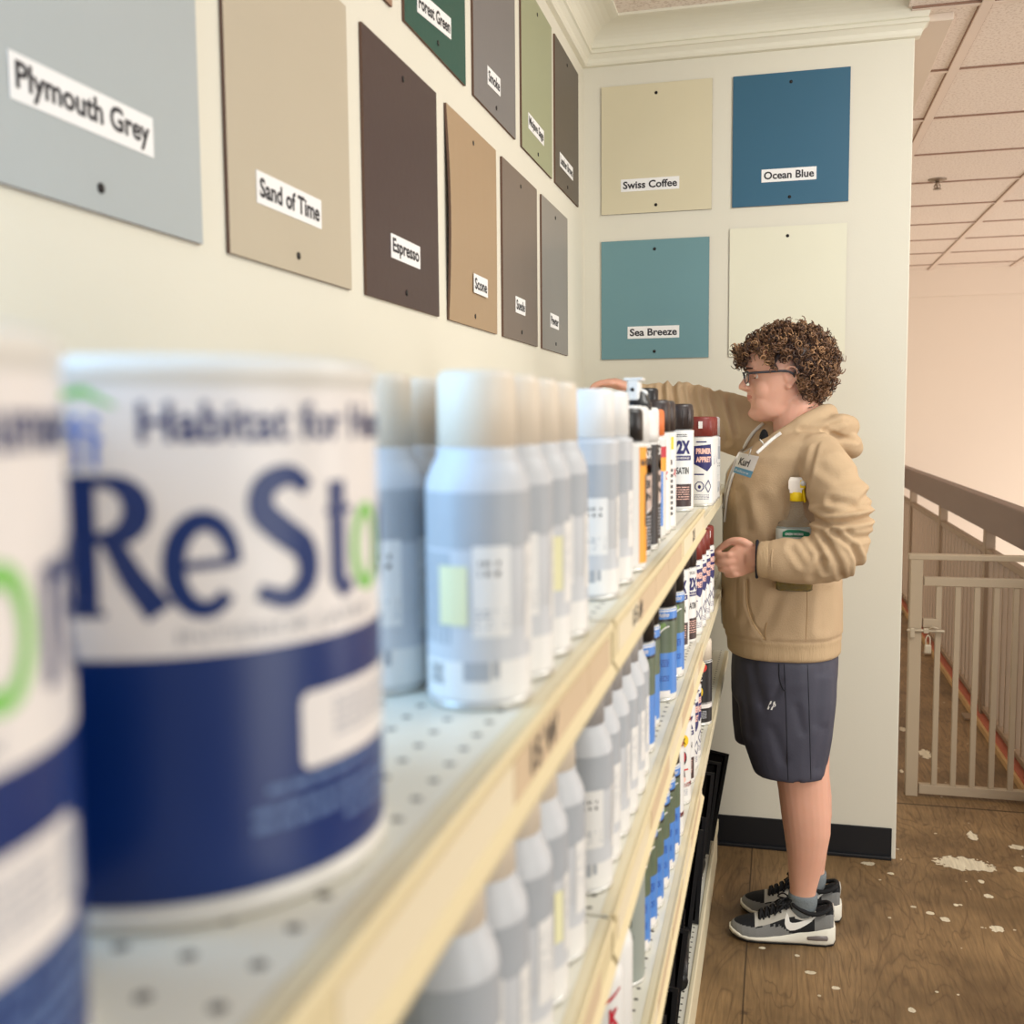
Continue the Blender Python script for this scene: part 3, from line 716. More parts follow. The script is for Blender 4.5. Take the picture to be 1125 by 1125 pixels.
def can_base(R=0.0325, H=0.205, cap=M_white, capr=0.0245, capz=0.158, body=M_canw, shoulder=None, flutes=False):
    t = thing('spray_can', (0, 0, 0), '', 'spray can')
    mb = MB()
    mb.lathe([(R-0.004, 0.002), (R-0.001, 0.0), (R+0.0006, 0.0015), (R+0.0006, 0.0035), (R-0.0008, 0.005)], M_rim, n=32)
    sh = capz-0.004 if shoulder is None else shoulder
    if capr < R-0.004:
        pr_ = [(R-0.0008, 0.0045), (R, 0.006), (R, sh-0.022), (R-0.001, sh-0.015), (R-0.004, sh-0.007), (R-0.0075, sh-0.001), (capr+0.0005, sh+0.0035), (capr-0.003, sh+0.006)]
    else:
        pr_ = [(R-0.0008, 0.0045), (R, 0.006), (R, sh-0.003), (R+0.0006, sh-0.001), (R-0.001, sh+0.001), (R-0.006, sh+0.004), (0.018, sh+0.008)]
    mb.lathe(pr_, body, n=32); mb.build('can_body', t)
    mb = MB()
    mb.lathe([(capr-0.002, capz), (capr, capz+0.0005), (capr*0.985, H-0.006), (capr*0.95, H-0.0022), (capr*0.86, H), (0.3*capr, H+0.0002)], cap, n=32)
    if flutes:
        for i in range(16):
            a = 2*pi*i/16; mb.tube([(capr*cos(a), capr*sin(a), capz+0.006), (capr*.985*cos(a), capr*.985*sin(a), H-0.012)], 0.0009, cap, n=6)
    mb.build('cap', t)
    return t, Label(R)

def grey_can(cap, capr=0.0245, sticker=0):
    t, L = can_base(cap=cap, capr=capr, body=M_cang)
    L.band(0.006, 0.030, M_canw); L.band(0.030, 0.050, M_cang); L.band(0.098, 0.132, M_cangd)
    L.patch(0.002, 0.026, 0.045, 0.100, M_canw, 2); L.lines(0.004, 0.060, 0.020, 4, M_cangd, seed=2); L.lines(0.006, 0.088, 0.013, 2, M_blkp, h=0.003, g=0.006, seed=3)
    L.patch(-0.045, -0.012, 0.040, 0.096, M_cangd, 1); L.patch(-0.004, 0.012, 0.018, 0.030, M_cangd, 2); L.patch(0.014, 0.018, 0.020, 0.030, M_cangd, 3)
    L.lines(-0.030, 0.026, 0.012, 5, M_blkp, h=0.0012, g=0.0026, seed=8)
    L.patch(0.040, 0.070, 0.040, 0.100, M_canw, 2); L.lines(0.042, 0.092, 0.024, 12, M_cangd, seed=5)
    if sticker == 1: L.patch(-0.020, -0.001, 0.052, 0.088, M_yel, 3)
    if sticker == 2: L.patch(0.028, 0.038, 0.050, 0.090, M_yel, 3)
    L.build(t); return t

def camo_can(capm=M_blk):
    t, L = can_base(cap=capm, capr=0.0315, capz=0.150, body=M_canw)
    L.band(0.012, 0.078, M_blu); L.band(0.078, 0.128, M_olv); L.band(0.128, 0.132, M_blk); L.band(0.132, 0.147, M_blu)
    L.stroke(arc2(0.022, 0.078, 0.026, 0.042, 90, 175, 10), 0.0022, M_paper)
    L.poly([(0.002, 0.122), (0.014, 0.127), (0.018, 0.118), (0.008, 0.112)], mat('leaf_green_print', (120, 150, 80), .4))
    L.text('Outdoor', 0.002, 0.1355, 0.020, 0.007, M_paper)
    L.patch(-0.012, 0.004, 0.070, 0.086, M_blu, 3)
    L.lines(-0.008, 0.066, 0.030, 4, M_dblu, seed=11); L.lines(-0.008, 0.040, 0.030, 3, M_dblu, seed=12)
    L.patch(0.006, 0.024, 0.008, 0.018, M_paper, 3)
    L.patch(-0.016, -0.010, 0.130, 0.145, M_paper, 3)
    L.build(t); return t

def double_can():
    t, L = can_base(cap=M_brn, capr=0.0315, capz=0.157, body=M_canw, flutes=True)
    L.band(0.008, 0.155, M_canw)
    L.patch(-0.034, -0.004, 0.008, 0.112, M_dblu, 2); L.patch(-0.034, -0.004, 0.138, 0.147, M_dblu, 2)
    L.stroke([(-0.030, 0.112), (-0.016, 0.120), (-0.004, 0.140)], [0.002, 0.006, 0.002], M_blkp)
    L.lines(-0.030, 0.090, 0.020, 8, M_blu, seed=21)
    L.text('2X', 0.001, 0.110, 0.028, 0.026, M_inkb, bold=0.06)
    L.patch(-0.006, 0.032, 0.098, 0.107, M_inkb, 2); L.text('COVERAGE', -0.003, 0.1005, 0.030, 0.004, M_paper)
    L.text('SATIN', 0.000, 0.072, 0.026, 0.013, M_blkp, bold=0.02)
    L.lines(0.000, 0.146, 0.022, 2, M_blkp, seed=22)
    L.patch(-0.004, 0.034, 0.010, 0.053, M_dbr, 2); L.lines(-0.001, 0.046, 0.028, 6, M_pink, seed=23, k=3, g=0.0045)
    L.build(t); return t

def primer_can():
    t, L = can_base(cap=M_redbr, capr=0.0315, capz=0.160, body=M_canw)
    L.band(0.008, 0.157, M_canw)
    L.poly([(-0.012, 0.138), (0.030, 0.142), (0.034, 0.094), (0.020, 0.080), (0.000, 0.092), (-0.014, 0.098)], M_inkb)
    L.text('PRIMER', -0.006, 0.120, 0.036, 0.013, M_pink, bold=0.05); L.text('APPRET', -0.006, 0.101, 0.036, 0.013, M_pink, bold=0.05)
    L.patch(-0.006, 0.018, 0.146, 0.149, M_inkb, 2); L.patch(-0.010, 0.012, 0.072, 0.075, M_inkb, 2)
    L.stroke(arc2(0.002, 0.046, 0.010, 0.011, 22.5, 382.5, 8)[:-1], 0.0022, M_inkb, closed=True); L.poly(arc2(0.002, 0.045, 0.0035, 0.0045, 0, 330, 8), M_inkb)
    L.stroke([(0.023, 0.060), (0.031, 0.046), (0.023, 0.032), (0.015, 0.046)], 0.002, M_inkb, closed=True)
    L.lines(-0.010, 0.026, 0.036, 4, M_inkb, seed=31, h=0.0011)
    L.patch(-0.001, 0.008, 0.178, 0.194, M_paper, 2)
    L.build(t); return t

def race_can():
    t, L = can_base(cap=M_redp, capr=0.0315, capz=0.157, body=M_canw)
    L.band(0.008, 0.155, M_canw)
    L.text('STOP', -0.006, 0.142, 0.026, 0.008, M_blkp)
    L.poly(arc2(0.006, 0.122, 0.020, 0.014, 0, 340, 17), M_yelb); L.text('PARK', -0.006, 0.116, 0.024, 0.012, M_blkp, bold=0.05)
    L.poly(arc2(0.008, 0.090, 0.013, 0.015, 0, 340, 17), M_blkp); L.poly(arc2(0.006, 0.090, 0.008, 0.011, 0, 340, 17), M_yelb, 3); L.poly(arc2(0.012, 0.092, 0.006, 0.010, 0, 340, 12), M_redi, 4)
    L.poly([(0.000, 0.048), (0.002, 0.066), (0.008, 0.072), (0.016, 0.066), (0.018, 0.050)], M_dbr); L.poly(arc2(0.014, 0.049, 0.0045, 0.0055, 0, 330, 10), M_pink, 4)
    L.band(0.034, 0.042, M_redp); L.patch(0.0, 0.025, 0.066, 0.069, M_redp, 3)
    L.lines(0.0, 0.028, 0.024, 4, M_greyp, seed=41)
    L.build(t); return t

def k_can():
    t, L = can_base(cap=M_white, capr=0.0245, body=M_canw)
    L.text('K', 0.010, 0.088, 0.013, 0.020, M_redi, bold=0.06)
    L.stroke([(-0.004, 0.112), (0.010, 0.118), (0.026, 0.128)], [0.003, 0.004, 0.002], M_redi)
    L.poly([(-0.016, 0.078), (-0.008, 0.084), (0.002, 0.090), (0.000, 0.082), (-0.010, 0.074)], M_blkp)
    L.patch(0.004, 0.030, 0.030, 0.080, M_greyp, 1); L.lines(0.010, 0.072, 0.020, 8, M_cangd, seed=51)
    L.build(t); return t

def mari_can():
    t, L = can_base(cap=M_greygreen, capr=0.0315, capz=0.160, body=M_greygreen)
    L.band(0.008, 0.157, M_greygreen)
    L.poly([(0.000, 0.142), (0.010, 0.138), (0.013, 0.147), (0.004, 0.152)], M_yelb); L.poly([(-0.006, 0.138), (0.001, 0.141), (0.003, 0.148), (-0.003, 0.147)], M_orange)
    L.text('Maxi', -0.004, 0.124, 0.022, 0.010, M_blkp, bold=0.02); L.text('D', 0.010, 0.108, 0.009, 0.011, M_blkp)
    L.patch(0.013, 0.021, 0.100, 0.102, M_blkp, 3); L.stroke([(0.012, 0.080), (0.020, 0.080), (0.020, 0.088), (0.012, 0.088)], 0.001, M_blkp, closed=True)
    L.lines(0.000, 0.066, 0.024, 2, M_blkp, seed=61, h=0.0008)
    L.build(t); return t

def orange_can():
    t, L = can_base(H=0.188, cap=M_blk, capr=0.0290, capz=0.150, body=M_canw)
    L.band(0.008, 0.146, M_canw); L.patch(0.027, 0.060, 0.010, 0.144, M_orange, 2); L.patch(0.040, 0.060, 0.052, 0.112, M_blkp, 3)
    L.lines(-0.020, 0.136, 0.026, 28, M_greyp, seed=71, h=0.001, g=0.0042)
    for zz, ww in ((0.170, .003), (0.178, .002), (0.162, .002)): L.poly(arc2(0.008, zz, ww, 0.0035, 0, 330, 10), M_gold, 2)
    L.poly(arc2(-0.008, 0.170, 0.003, 0.004, 0, 330, 10), M_gold, 2)
    L.text('MAX', 0.030, 0.122, 0.020, 0.008, M_blkp)
    L.build(t); return t

def dark_label_can():
    t, L = can_base(H=0.192, cap=M_white, capr=0.0300, capz=0.146, body=M_canw)
    L.band(0.008, 0.142, M_blkp); L.text('MAX', -0.006, 0.126, 0.030, 0.010, M_paper, bold=0.05)
    L.band(0.112, 0.118, M_redi); L.band(0.107, 0.112, M_orange)
    L.patch(-0.008, 0.030, 0.058, 0.104, mat('dusty_pink_print', (196, 172, 160), .45), 2); L.text('AER', -0.003, 0.088, 0.026, 0.010, M_blkp, bold=.05); L.text('BIN', -0.003, 0.072, 0.026, 0.010, M_blkp, bold=.05)
    L.stroke([(-0.006, 0.060), (0.010, 0.056), (0.028, 0.066)], 0.002, M_paper)
    L.lines(-0.006, 0.050, 0.034, 9, M_greyp, seed=81, h=0.0018, g=0.0045)
    L.build(t); return t

def small_orange_can():
    t, L = can_base(H=0.190, cap=mat('orange_plastic', (226, 120, 60), .4), capr=0.0300, capz=0.152, body=M_canw)
    L.band(0.120, 0.136, M_redi); L.band(0.100, 0.120, M_orange); L.patch(0.0, 0.03, 0.02, 0.10, M_blu, 2); L.lines(-0.01, 0.094, 0.03, 18, M_blkp, seed=91)
    L.build(t); return t

def barcode_can():
    t, L = can_base(cap=M_brn, capr=0.0315, capz=0.157, body=M_canw)
    L.band(0.008, 0.155, M_canw); L.stroke([(-0.006, 0.146), (0.004, 0.134), (0.000, 0.120)], 0.003, M_dbr); L.patch(0.010, 0.018, 0.128, 0.148, M_yelb, 2)
    L.patch(0.000, 0.014, 0.104, 0.112, M_dbr, 2)
    for i in range(9): L.patch(0.0, 0.016, 0.024+i*0.0086, 0.029+i*0.0086, M_blkp, 2)
    L.stroke([(0.018, 0.088), (0.028, 0.096)], 0.003, M_redi); L.stroke([(0.020, 0.098), (0.026, 0.084)], 0.002, M_redi)
    L.build(t); return t

def tall_black_can():
    t, L = can_base(H=0.235, cap=M_blk, capr=0.0315, capz=0.185, body=M_blkp)
    L.band(0.02, 0.17, M_blkp); L.text('BLACK', -0.004, 0.10, 0.03, 0.012, M_paper)
    L.build(t); return t

def redblack_can():
    t, L = can_base(cap=M_almond, capr=0.0315, capz=0.157, body=M_canw)
    L.band(0.052, 0.155, M_blkp); L.band(0.042, 0.056, M_paper); L.band(0.008, 0.042, M_blkp)
    L.poly(arc2(0.008, 0.140, 0.016, 0.012, 0, 340, 17), M_redp); L.text('A', 0.004, 0.135, 0.009, 0.010, M_paper)
    L.text('RC', -0.004, 0.108, 0.016, 0.014, M_paper); L.poly(arc2(0.010, 0.082, 0.004, 0.010, 0, 340, 12), M_yelb)
    L.lines(-0.006, 0.034, 0.03, 6, M_greyp, seed=95)
    L.build(t); return t

used = {}
def place(kind, maker, x, y, z, rz, label, group):
    if kind not in used:
        r = maker(); used[kind] = r; r.location = (x, y, z); r.rotation_euler = (0, 0, radians(rz))
        r['label'] = label; r['group'] = group
        if label.startswith('~'): r['label'] = label[1:]
        return r
    return dup(used[kind], (x, y, z), radians(rz), label, group)

Z1, Z1f, Z2, Z2f, Z3, Z3f = 1.2263, 1.2033, 0.9583, 0.9483, 0.6853, 0.6783
rnd = random.Random(3)
J = lambda a: rnd.uniform(-a, a)
# top shelf
G1 = 'pale grey spray cans on the top shelf'
ordn = ['first', 'second', 'third', 'fourth', 'fifth', 'sixth', 'seventh', 'eighth', 'ninth']
place('g_al_1', lambda: grey_can(M_almond, sticker=1), -0.180, 0.622, Z1, 6, 'largest pale grey spray can on the top shelf, with a yellow sticker', G1)
place('g_al', lambda: grey_can(M_almond), -0.180, 0.691, Z1, 10, 'pale grey spray can directly behind the largest one on the top shelf', G1)
place('g_al_2', lambda: grey_can(M_almond, sticker=2), -0.181, 0.760, Z1, -2, 'third pale grey can of the top shelf front row, yellow sticker at right', G1)
place('g_al', None, -0.180, 0.829, Z1, 4, 'fourth pale grey spray can along the top shelf front row', G1)
place('g_al_1', None, -0.254, 0.640, Z1, 2, 'pale grey spray can in the back row just right of the paint tin', G1)
place('g_al', None, -0.252, 0.712, Z1, -9, 'back row pale grey spray can half hidden by the largest can', G1)
place('g_w', lambda: grey_can(M_white, 0.0285), -0.182, 1.015, Z1, 4, 'pale grey can with a wide white cap, nearer of the two such cans', G1)
place('g_w', None, -0.181, 1.110, Z1, -6, 'pale grey spray can with a wide white cap next to the orange striped can', G1)
place('org', orange_can, -0.178, 1.205, Z1, 8, 'white spray can with an orange side stripe and glossy black cap', 'single spray cans')
GD = 'black labelled spray cans with white caps'
for i, y in enumerate((1.272, 1.340, 1.475)):
    place('drk', dark_label_can, -0.186-0.002*i, y, Z1, 40+3*i, 'spray can with black label and white cap, %s of three around the nozzle can' % ordn[i], GD)
# one of them wears a trigger nozzle
t, L = can_base(H=0.160, cap=M_canw, capr=0.022, capz=0.150, shoulder=0.158, body=M_canw)
t['label'] = 'can with a black collar and white spray nozzle, rising above the top shelf cans'; t['group'] = 'single spray cans'
t.location = (-0.186, 1.408, Z1)
L.band(0.008, 0.142, M_blkp); L.patch(-0.006, 0.03, 0.058, 0.104, MATS['dusty_pink_print'], 2); L.text('MAX', -0.006, 0.126, 0.030, 0.010, M_paper, bold=.05); L.build(t)
mb = MB(); mb.lathe([(0.0315, 0.145), (0.0318, 0.158), (0.030, 0.176), (0.026, 0.186), (0.020, 0.190)], M_canw, n=32); mb.build('shoulder_cover', t, local=True)
mb = MB(); mb.lathe([(0.023, 0.184), (0.0235, 0.198), (0.020, 0.201), (0.018, 0.210), (0.013, 0.213)], M_blk, n=28); mb.build('collar', t, local=True)
mb = MB(); mb.box((-0.008, -0.021, 0.200), (0.009, 0.010, 0.228), M_white, 0.004); mb.box((-0.012, -0.020, 0.227), (0.013, 0.011, 0.231), M_white, 0.001)
mb.tube([(0.0, -0.018, 0.215), (0.0, -0.0222, 0.215)], 0.0028, M_blk, n=10); mb.tube([(0.003, 0, 0.214), (0.014, -0.004, 0.210)], 0.005, M_white, n=10); mb.build('nozzle', t, local=True)
place('tblk', tall_black_can, -0.248, 1.985, Z1, 0, 'tall black capped can rising behind the white nozzle can', 'single spray cans')
place('sorg', small_orange_can, -0.189, 1.540, Z1, 12, 'orange and white spray can after the white-capped black labelled cans', 'single spray cans')
place('bar', barcode_can, -0.189, 1.607, Z1, 14, 'dark capped spray can with a striped black barcode label on the top shelf', 'barcode cans')
place('bar', None, -0.187, 1.675, Z1, 34, 'dark capped spray can with red mark behind the barcode label can', 'barcode cans')
GB = 'brown capped satin spray cans'
place('dbl', double_can, -0.186, 2.025, Z1, 4, 'brown capped satin can on the top shelf before the primers', GB)
GP = 'red oxide capped primer spray cans'
for i, (x, y) in enumerate(((-0.171, 2.440), (-0.170, 2.510), (-0.170, 2.580))):
    place('prm', primer_can, x, y, Z1f, 0+4*i, 'red oxide capped primer can on the top shelf, %s of three' % ordn[i], GP)
place('g_w2', lambda: grey_can(M_gcap, 0.0315), -0.168, 2.655, Z1f, 40, 'grey spray can beyond the three primer cans on the top shelf', G1)
# second shelf
G2 = 'pale grey spray cans on the second shelf'
for i, y in enumerate((0.548, 0.617, 0.686, 0.755, 0.823)):
    place('g_al_2' if i in (0, 3) else 'g_al', None, -0.181+J(.002), y, Z2, -4+J(12), 'almond capped grey can on the second shelf, %s from the front' % ordn[i], G2)
G3 = 'grey capped spray cans on the second shelf'
for i, y in enumerate((0.955, 1.020, 1.085, 1.150, 1.215, 1.280)):
    place('g_g', lambda: grey_can(M_gcap, 0.0245), -0.181+J(.002), y+J(.001), Z2, J(14), 'grey capped grey spray can on the second shelf, %s in its line' % ordn[i], G3)
G4 = 'blue and olive labelled cans with black caps'
for i, (x, y) in enumerate(((-0.186, 1.375), (-0.192, 1.49), (-0.182, 1.645), (-0.183, 1.80))):
    place('camo', camo_can, x, y, Z2, (14, 20, 6, 22)[i], 'black capped blue and olive can on the second shelf, %s from the front' % ordn[i], G4)
place('race', race_can, -0.200, 1.885, Z2, 20, 'red capped white can on the second shelf past the blue and olive cans', 'red capped white spray cans')
for i, (x, y) in enumerate(((-0.192, 2.020), (-0.186, 2.125))):
    place('dbl', None, x, y, Z2 if y < 2.08 else Z2f, (10, 30)[i], ('brown capped satin spray can on the second shelf, bold 2X facing out', 'brown capped can just before the red oxide primers on the second shelf')[i], GB)
for i, y in enumerate((2.215, 2.300, 2.385, 2.480)):
    place('prm', None, -0.180+0.003*i, y, Z2f, 26+3*i, 'red oxide capped primer can on the second shelf, %s from the front' % ordn[i], GP)
# third shelf
G5 = 'pale spray cans on the third shelf'
place('kcan', k_can, -0.181, 1.115, Z3, -8, 'white spray can with a crimson letter K, lowest visible at the front', 'single spray cans')
place('kcan', None, -0.181, 1.045, Z3, 22, 'white spray can in front of the one with the crimson K, at the bottom edge', 'single spray cans')
place('mari', mari_can, -0.188, 1.285, Z3, 0, 'grey green spray can with a yellow and orange mark on the third shelf', 'single spray cans')
for i, y in enumerate((1.365, 1.432, 1.499, 1.566, 1.633, 1.700)):
    place('camo_b', lambda: camo_can(M_blk), -0.190+0.002*i, y, Z3, 24+J(5), 'blue and olive labelled can on the third shelf, %s from the front' % ordn[i], G4)
for i, y in enumerate((1.772, 1.930)):
    place('race', None, -0.180, y, Z3, 12+4*i, ('nearer', 'farther')[i]+' red capped white can with a yellow picture, third shelf', 'red capped white spray cans')
place('dbl', None, -0.181, 2.045, Z3, 12, 'brown capped can with dark foot label on the third shelf behind the red capped cans', GB)
for i, y in enumerate((2.150, 2.225)):
    place('prm', None, -0.182, y, Z3f, 26+8*i, 'red oxide capped primer can on the third shelf, %s of two' % ordn[i], GP)
place('rb', redblack_can, -0.174, 2.480, Z3f, 0, 'black and red labelled can with a beige cap standing alone on the third shelf', 'single spray cans')

# ------------------------------------------------------------------ black trays and rollers on the base shelf
M_tray = mat('black_moulded_plastic', (30, 30, 33), 0.35, bump=0.1, bscale=40)
def paint_tray():
    t = thing('paint_tray', (0, 0, 0), '', 'paint tray', 'black paint trays on the base shelf')
    mb = MB(); W, Lh, D, T = 0.13, 0.34, 0.040, 0.003
    # shell: rim ring outside -> well; local x = length (towards aisle), z = width (standing on edge), y = depth
    def ring(sc, y, o=0.0): return [(-Lh/2*sc+o, y, -W*sc), (Lh/2*sc+o, y, -W*sc), (Lh/2*sc+o, y, W*sc), (-Lh/2*sc+o, y, W*sc)]
    rings = [ring(1.0, 0.004), ring(1.04, 0.004), ring(1.04, 0.0), ring(0.98, 0.0), ring(0.90, D, 0.01), ring(0.88, D-0.003, 0.01), ring(0.955, 0.004)]
    mb.loft(rings, M_tray, caps=False, smooth=False)
    q = [Vector(p) for p in ring(0.90, D, 0.01)]; q2 = [Vector(p) for p in ring(0.88, D-0.003, 0.01)]
    mb.add(q, [(0, 1, 2, 3)], M_tray); mb.add(q2, [(0, 1, 2, 3)], M_tray)
    mb.build('tray_shell', t)
    mb = MB()
    for i in range(8): mb.tube([(-0.13+0.025*i, D-0.004, -0.09), (-0.13+0.025*i, D-0.004, 0.09)], 0.0022, M_tray, n=6)
    mb.build('ribs', t)
    for zz in (-0.085, 0.085):
        mb = MB(); mb.box((Lh/2-0.03, D-0.002, zz-0.012), (Lh/2-0.005, D+0.012, zz+0.012), M_tray, 0.003); mb.build('foot', t)
    return t
tr = paint_tray(); first = True
specs = [(1.66+0.103*i, (-10, -14, -8, -12)[i % 4], (4, -3, 5, 1, -4)[i % 5], w_) for i, w_ in enumerate(('front most', 'second', 'third', 'fourth', 'fifth', 'sixth', 'seventh', 'eighth', 'ninth', 'tenth', 'eleventh', 'twelfth', 'thirteenth', 'fourteenth', 'rearmost'))]
for i, (y, ty, rz, wd) in enumerate(specs):
    lab = 'black plastic paint tray standing on edge on the base shelf, %s of the row' % wd
    o = tr if i == 0 else dup(tr, (0, 0, 0), 0, lab)
    o['label'] = lab
    o.location = ((-.345, -.340, -.350, -.344, -.352, -.378, -.412, -.412, -.350, -.343, -.410, -.412, -.345, -.335, -.320)[i], y, 0.131+(.140, .152, .144, .158, .148, .156, .138, .140, .158, .146, .140, .138, .158, .162, .170)[i]); o.rotation_euler = (radians(ty*0.4), radians((1, 4, 2, 6, 3, 5, 0, 1, 6, 3, 1, 0, 6, 7, 9)[i]), radians(rz))
def roller():
    t = thing('roller_frame', (0, 0, 0), '', 'paint roller', 'black roller tubes on the base shelf')
    mb = MB(); mb.tube([(-0.12, 0, 0.022), (0.10, 0, 0.022)], 0.021, M_tray, n=20, ends=False); mb.build('roller_tube', t, local=True)
    mb = MB(); mb.tube([(0.098, 0, 0.022), (0.106, 0, 0.022)], 0.0225, M_blk, n=20, ends=False); mb.build('end_cap', t, local=True)
    mb = MB(); mb.tube(smooth_path([(0.104, 0, 0.022), (0.118, 0, 0.022), (0.121, 0, 0.035), (0.121, 0, 0.075)]), 0.003, M_blk, n=8); mb.build('wire', t, local=True)
    return t
ro = roller()
for i, (x, y, a, z) in enumerate(((-0.203, 2.38, -87, 0.131), (-0.205, 2.80, -93, 0.131))):
    lab = 'black roller tube lying on the base shelf, %s from the front' % ordn[i]
    o = ro if i == 0 else dup(ro, (0, 0, 0), 0, lab)
    o['label'] = lab; o.location = (x, y-0.03, z); o.rotation_euler = (0, 0, radians(a))

# ------------------------------------------------------------------ the person
M_skin = mat('skin', (226, 172, 148), 0.5, sss=0.25, var=0.04, vscale=30, bump=0.05, bscale=250)
M_lip = mat('lips', (204, 128, 112), 0.45, sss=0.2)
M_hood = mat('tan_fleece', (190, 163, 130), 0.95, bump=0.35, bscale=320, var=0.04, vscale=14)
M_rib = mat('tan_ribbing', (192, 165, 130), 0.95, bump=0.5, bscale=90, stretch=(4, 4, 0.4))
M_short = mat('charcoal_navy_nylon', (64, 64, 78), 0.6, bump=0.12, bscale=140, var=0.06, vscale=9)
M_seam = mat('dark_seam', (34, 34, 44), 0.8)
M_sock = mat('grey_sock', (120, 128, 132), 0.95, bump=0.5, bscale=200)
M_cord = mat('white_cord', (226, 222, 216), 0.7)

person = thing('person', (0.05, 2.88, 0.0), 'person with curly hair and glasses in a tan hoodie, reaching over the shelf', 'person')

def sup(cx, cy, a, b, z, n=28, e=2.4):
    out = []
    for i in range(n):
        t = 2*pi*i/n; c, s_ = cos(t), sin(t)
        out.append(Vector((cx+a*math.copysign(abs(c)**(2/e), c), cy+b*math.copysign(abs(s_)**(2/e), s_), z)))
    return out

def voxel(mb, size, it, mats):
    """merge the closed pieces of mb into one continuous surface"""
    me = bpy.data.meshes.new('v'); me.from_pydata([tuple(v) for v in mb.v], [], mb.f)
    bm = bmesh.new(); bm.from_mesh(me); bmesh.ops.recalc_face_normals(bm, faces=bm.faces[:]); bm.to_mesh(me); bm.free()
    o = bpy.data.objects.new('v', me); COL.objects.link(o)
    r = o.modifiers.new('r', 'REMESH'); r.mode = 'VOXEL'; r.voxel_size = size; r.adaptivity = 0
    s_ = o.modifiers.new('s', 'SMOOTH'); s_.factor = 0.5; s_.iterations = it
    dg = bpy.context.evaluated_depsgraph_get(); dg.update()
    out = bpy.data.meshes.new_from_object(o.evaluated_get(dg))
    bpy.data.objects.remove(o); bpy.data.meshes.remove(me)
    out.materials.clear()
    for m in mats: out.materials.append(m)
    return out

def displace(me, fn):
    me.update(); N = [v.normal.copy() for v in me.vertices]
    for v, n in zip(me.vertices, N):
        d = fn(v.co, n)
        if d: v.co += n*d

def finish(me, name, parent):
    off = Vector((0, 0, 0)); p = parent
    while p is not None: off += Vector(p.location); p = p.parent
    for v in me.vertices: v.co -= off
    me.polygons.foreach_set('use_smooth', [True]*len(me.polygons)); me.update(); me.name = name
    o = bpy.data.objects.new(name, me); COL.objects.link(o); o.parent = parent
    return o

def bvh_of(me): return BVHTree.FromPolygons([v.co.copy() for v in me.vertices], [tuple(p.vertices) for p in me.polygons])

# --- head frame: f forward, l to the person's left, z up from the chin
HO = Vector((0.010, 2.885, 1.404)); HYAW = radians(9); HP = radians(4)
def H(f, l, z):
    z0 = z-0.08
    f2 = f*cos(HP)+z0*sin(HP); z2 = -f*sin(HP)+z0*cos(HP)+0.08
    x, y = -f2, -l
    return HO+Vector((x*cos(HYAW)-y*sin(HYAW), x*sin(HYAW)+y*cos(HYAW), z2))

body = MB()
# head
head_rings = [(-.006, .062, .012, .014), (-.001, .076, .002, .028), (.008, .084, -.012, .037), (.018, .0865, -.024, .045), (.028, .0835, -.035, .051), (.036, .081, -.045, .055), (.046, .0815, -.055, .058),
              (.058, .0825, -.066, .0615), (.070, .0830, -.075, .065), (.085, .0825, -.083, .068), (.100, .081, -.089, .070), (.112, .079, -.093, .0715), (.122, .080, -.096, .0725), (.132, .086, -.098, .0735),
              (.142, .0885, -.099, .0745), (.155, .089, -.100, .0755), (.170, .0865, -.100, .0755), (.188, .077, -.096, .071), (.204, .060, -.084, .060), (.216, .036, -.062, .042), (.223, .008, -.034, .018)]
rings = []
for z, fr, bk, hw in head_rings:
    c = (fr+bk)/2; a = (fr-bk)/2; R = []
    for i in range(36):
        t = 2*pi*i/36; cc, ss = cos(t), sin(t)
        e = 2.15
        x = a*math.copysign(abs(cc)**(2/e), cc); y = hw*math.copysign(abs(ss)**(2/e), ss)
        if x > 0 and z < .12: y *= 1.0-0.16*(x/a)**2
        R.append(H(c+x, y, z))
    rings.append(R)
body.loft(rings, M_skin)
# nose
body.tube([H(.078, 0, .126), H(.086, 0, .114), H(.0935, 0, .104), H(.101, 0, .0945), H(.1045, 0, .0895)], [(.006, .006), (.0065, .007), (.0075, .008), (.0095, .0085), (.009, .0075)], M_skin, n=14, up=(0, 0, 1))
for s_ in (-1, 1): body.ball(H(.090, s_*.0115, .0865), (.0095, .0078, .0070), M_skin, 12)
body.tube([H(.083, 0, .079), H(.098, 0, .0845)], [(.010, .004), (.008, .005)], M_skin, n=10)
# lips, chin, brow, cheeks
body.tube([H(.074, -.020, .0645), H(.0825, -.010, .0665), H(.0860, 0, .0665), H(.0825, .010, .0665), H(.074, .020, .0645)], [.003, .0048, .0052, .0048, .003], M_skin, n=10)
body.tube([H(.073, -.019, .0600), H(.0810, -.010, .0565), H(.0840, 0, .0555), H(.0810, .010, .0565), H(.073, .019, .0600)], [.003, .0052, .0060, .0052, .003], M_skin, n=10)
body.ball(H(.074, 0, .018), (.017, .020, .014), M_skin, 16)
for s_ in (-1, 1):
    body.tube([H(.086, s_*.008, .133), H(.084, s_*.026, .136), H(.070, s_*.046, .134)], [.0050, .0058, .005], M_skin, n=10)
    body.ball(H(.046, s_*.033, .080), (.030, .024, .034), M_skin, 24)
    body.ball(H(.030, s_*.034, .046), (.046, .020, .044), M_skin, 24)
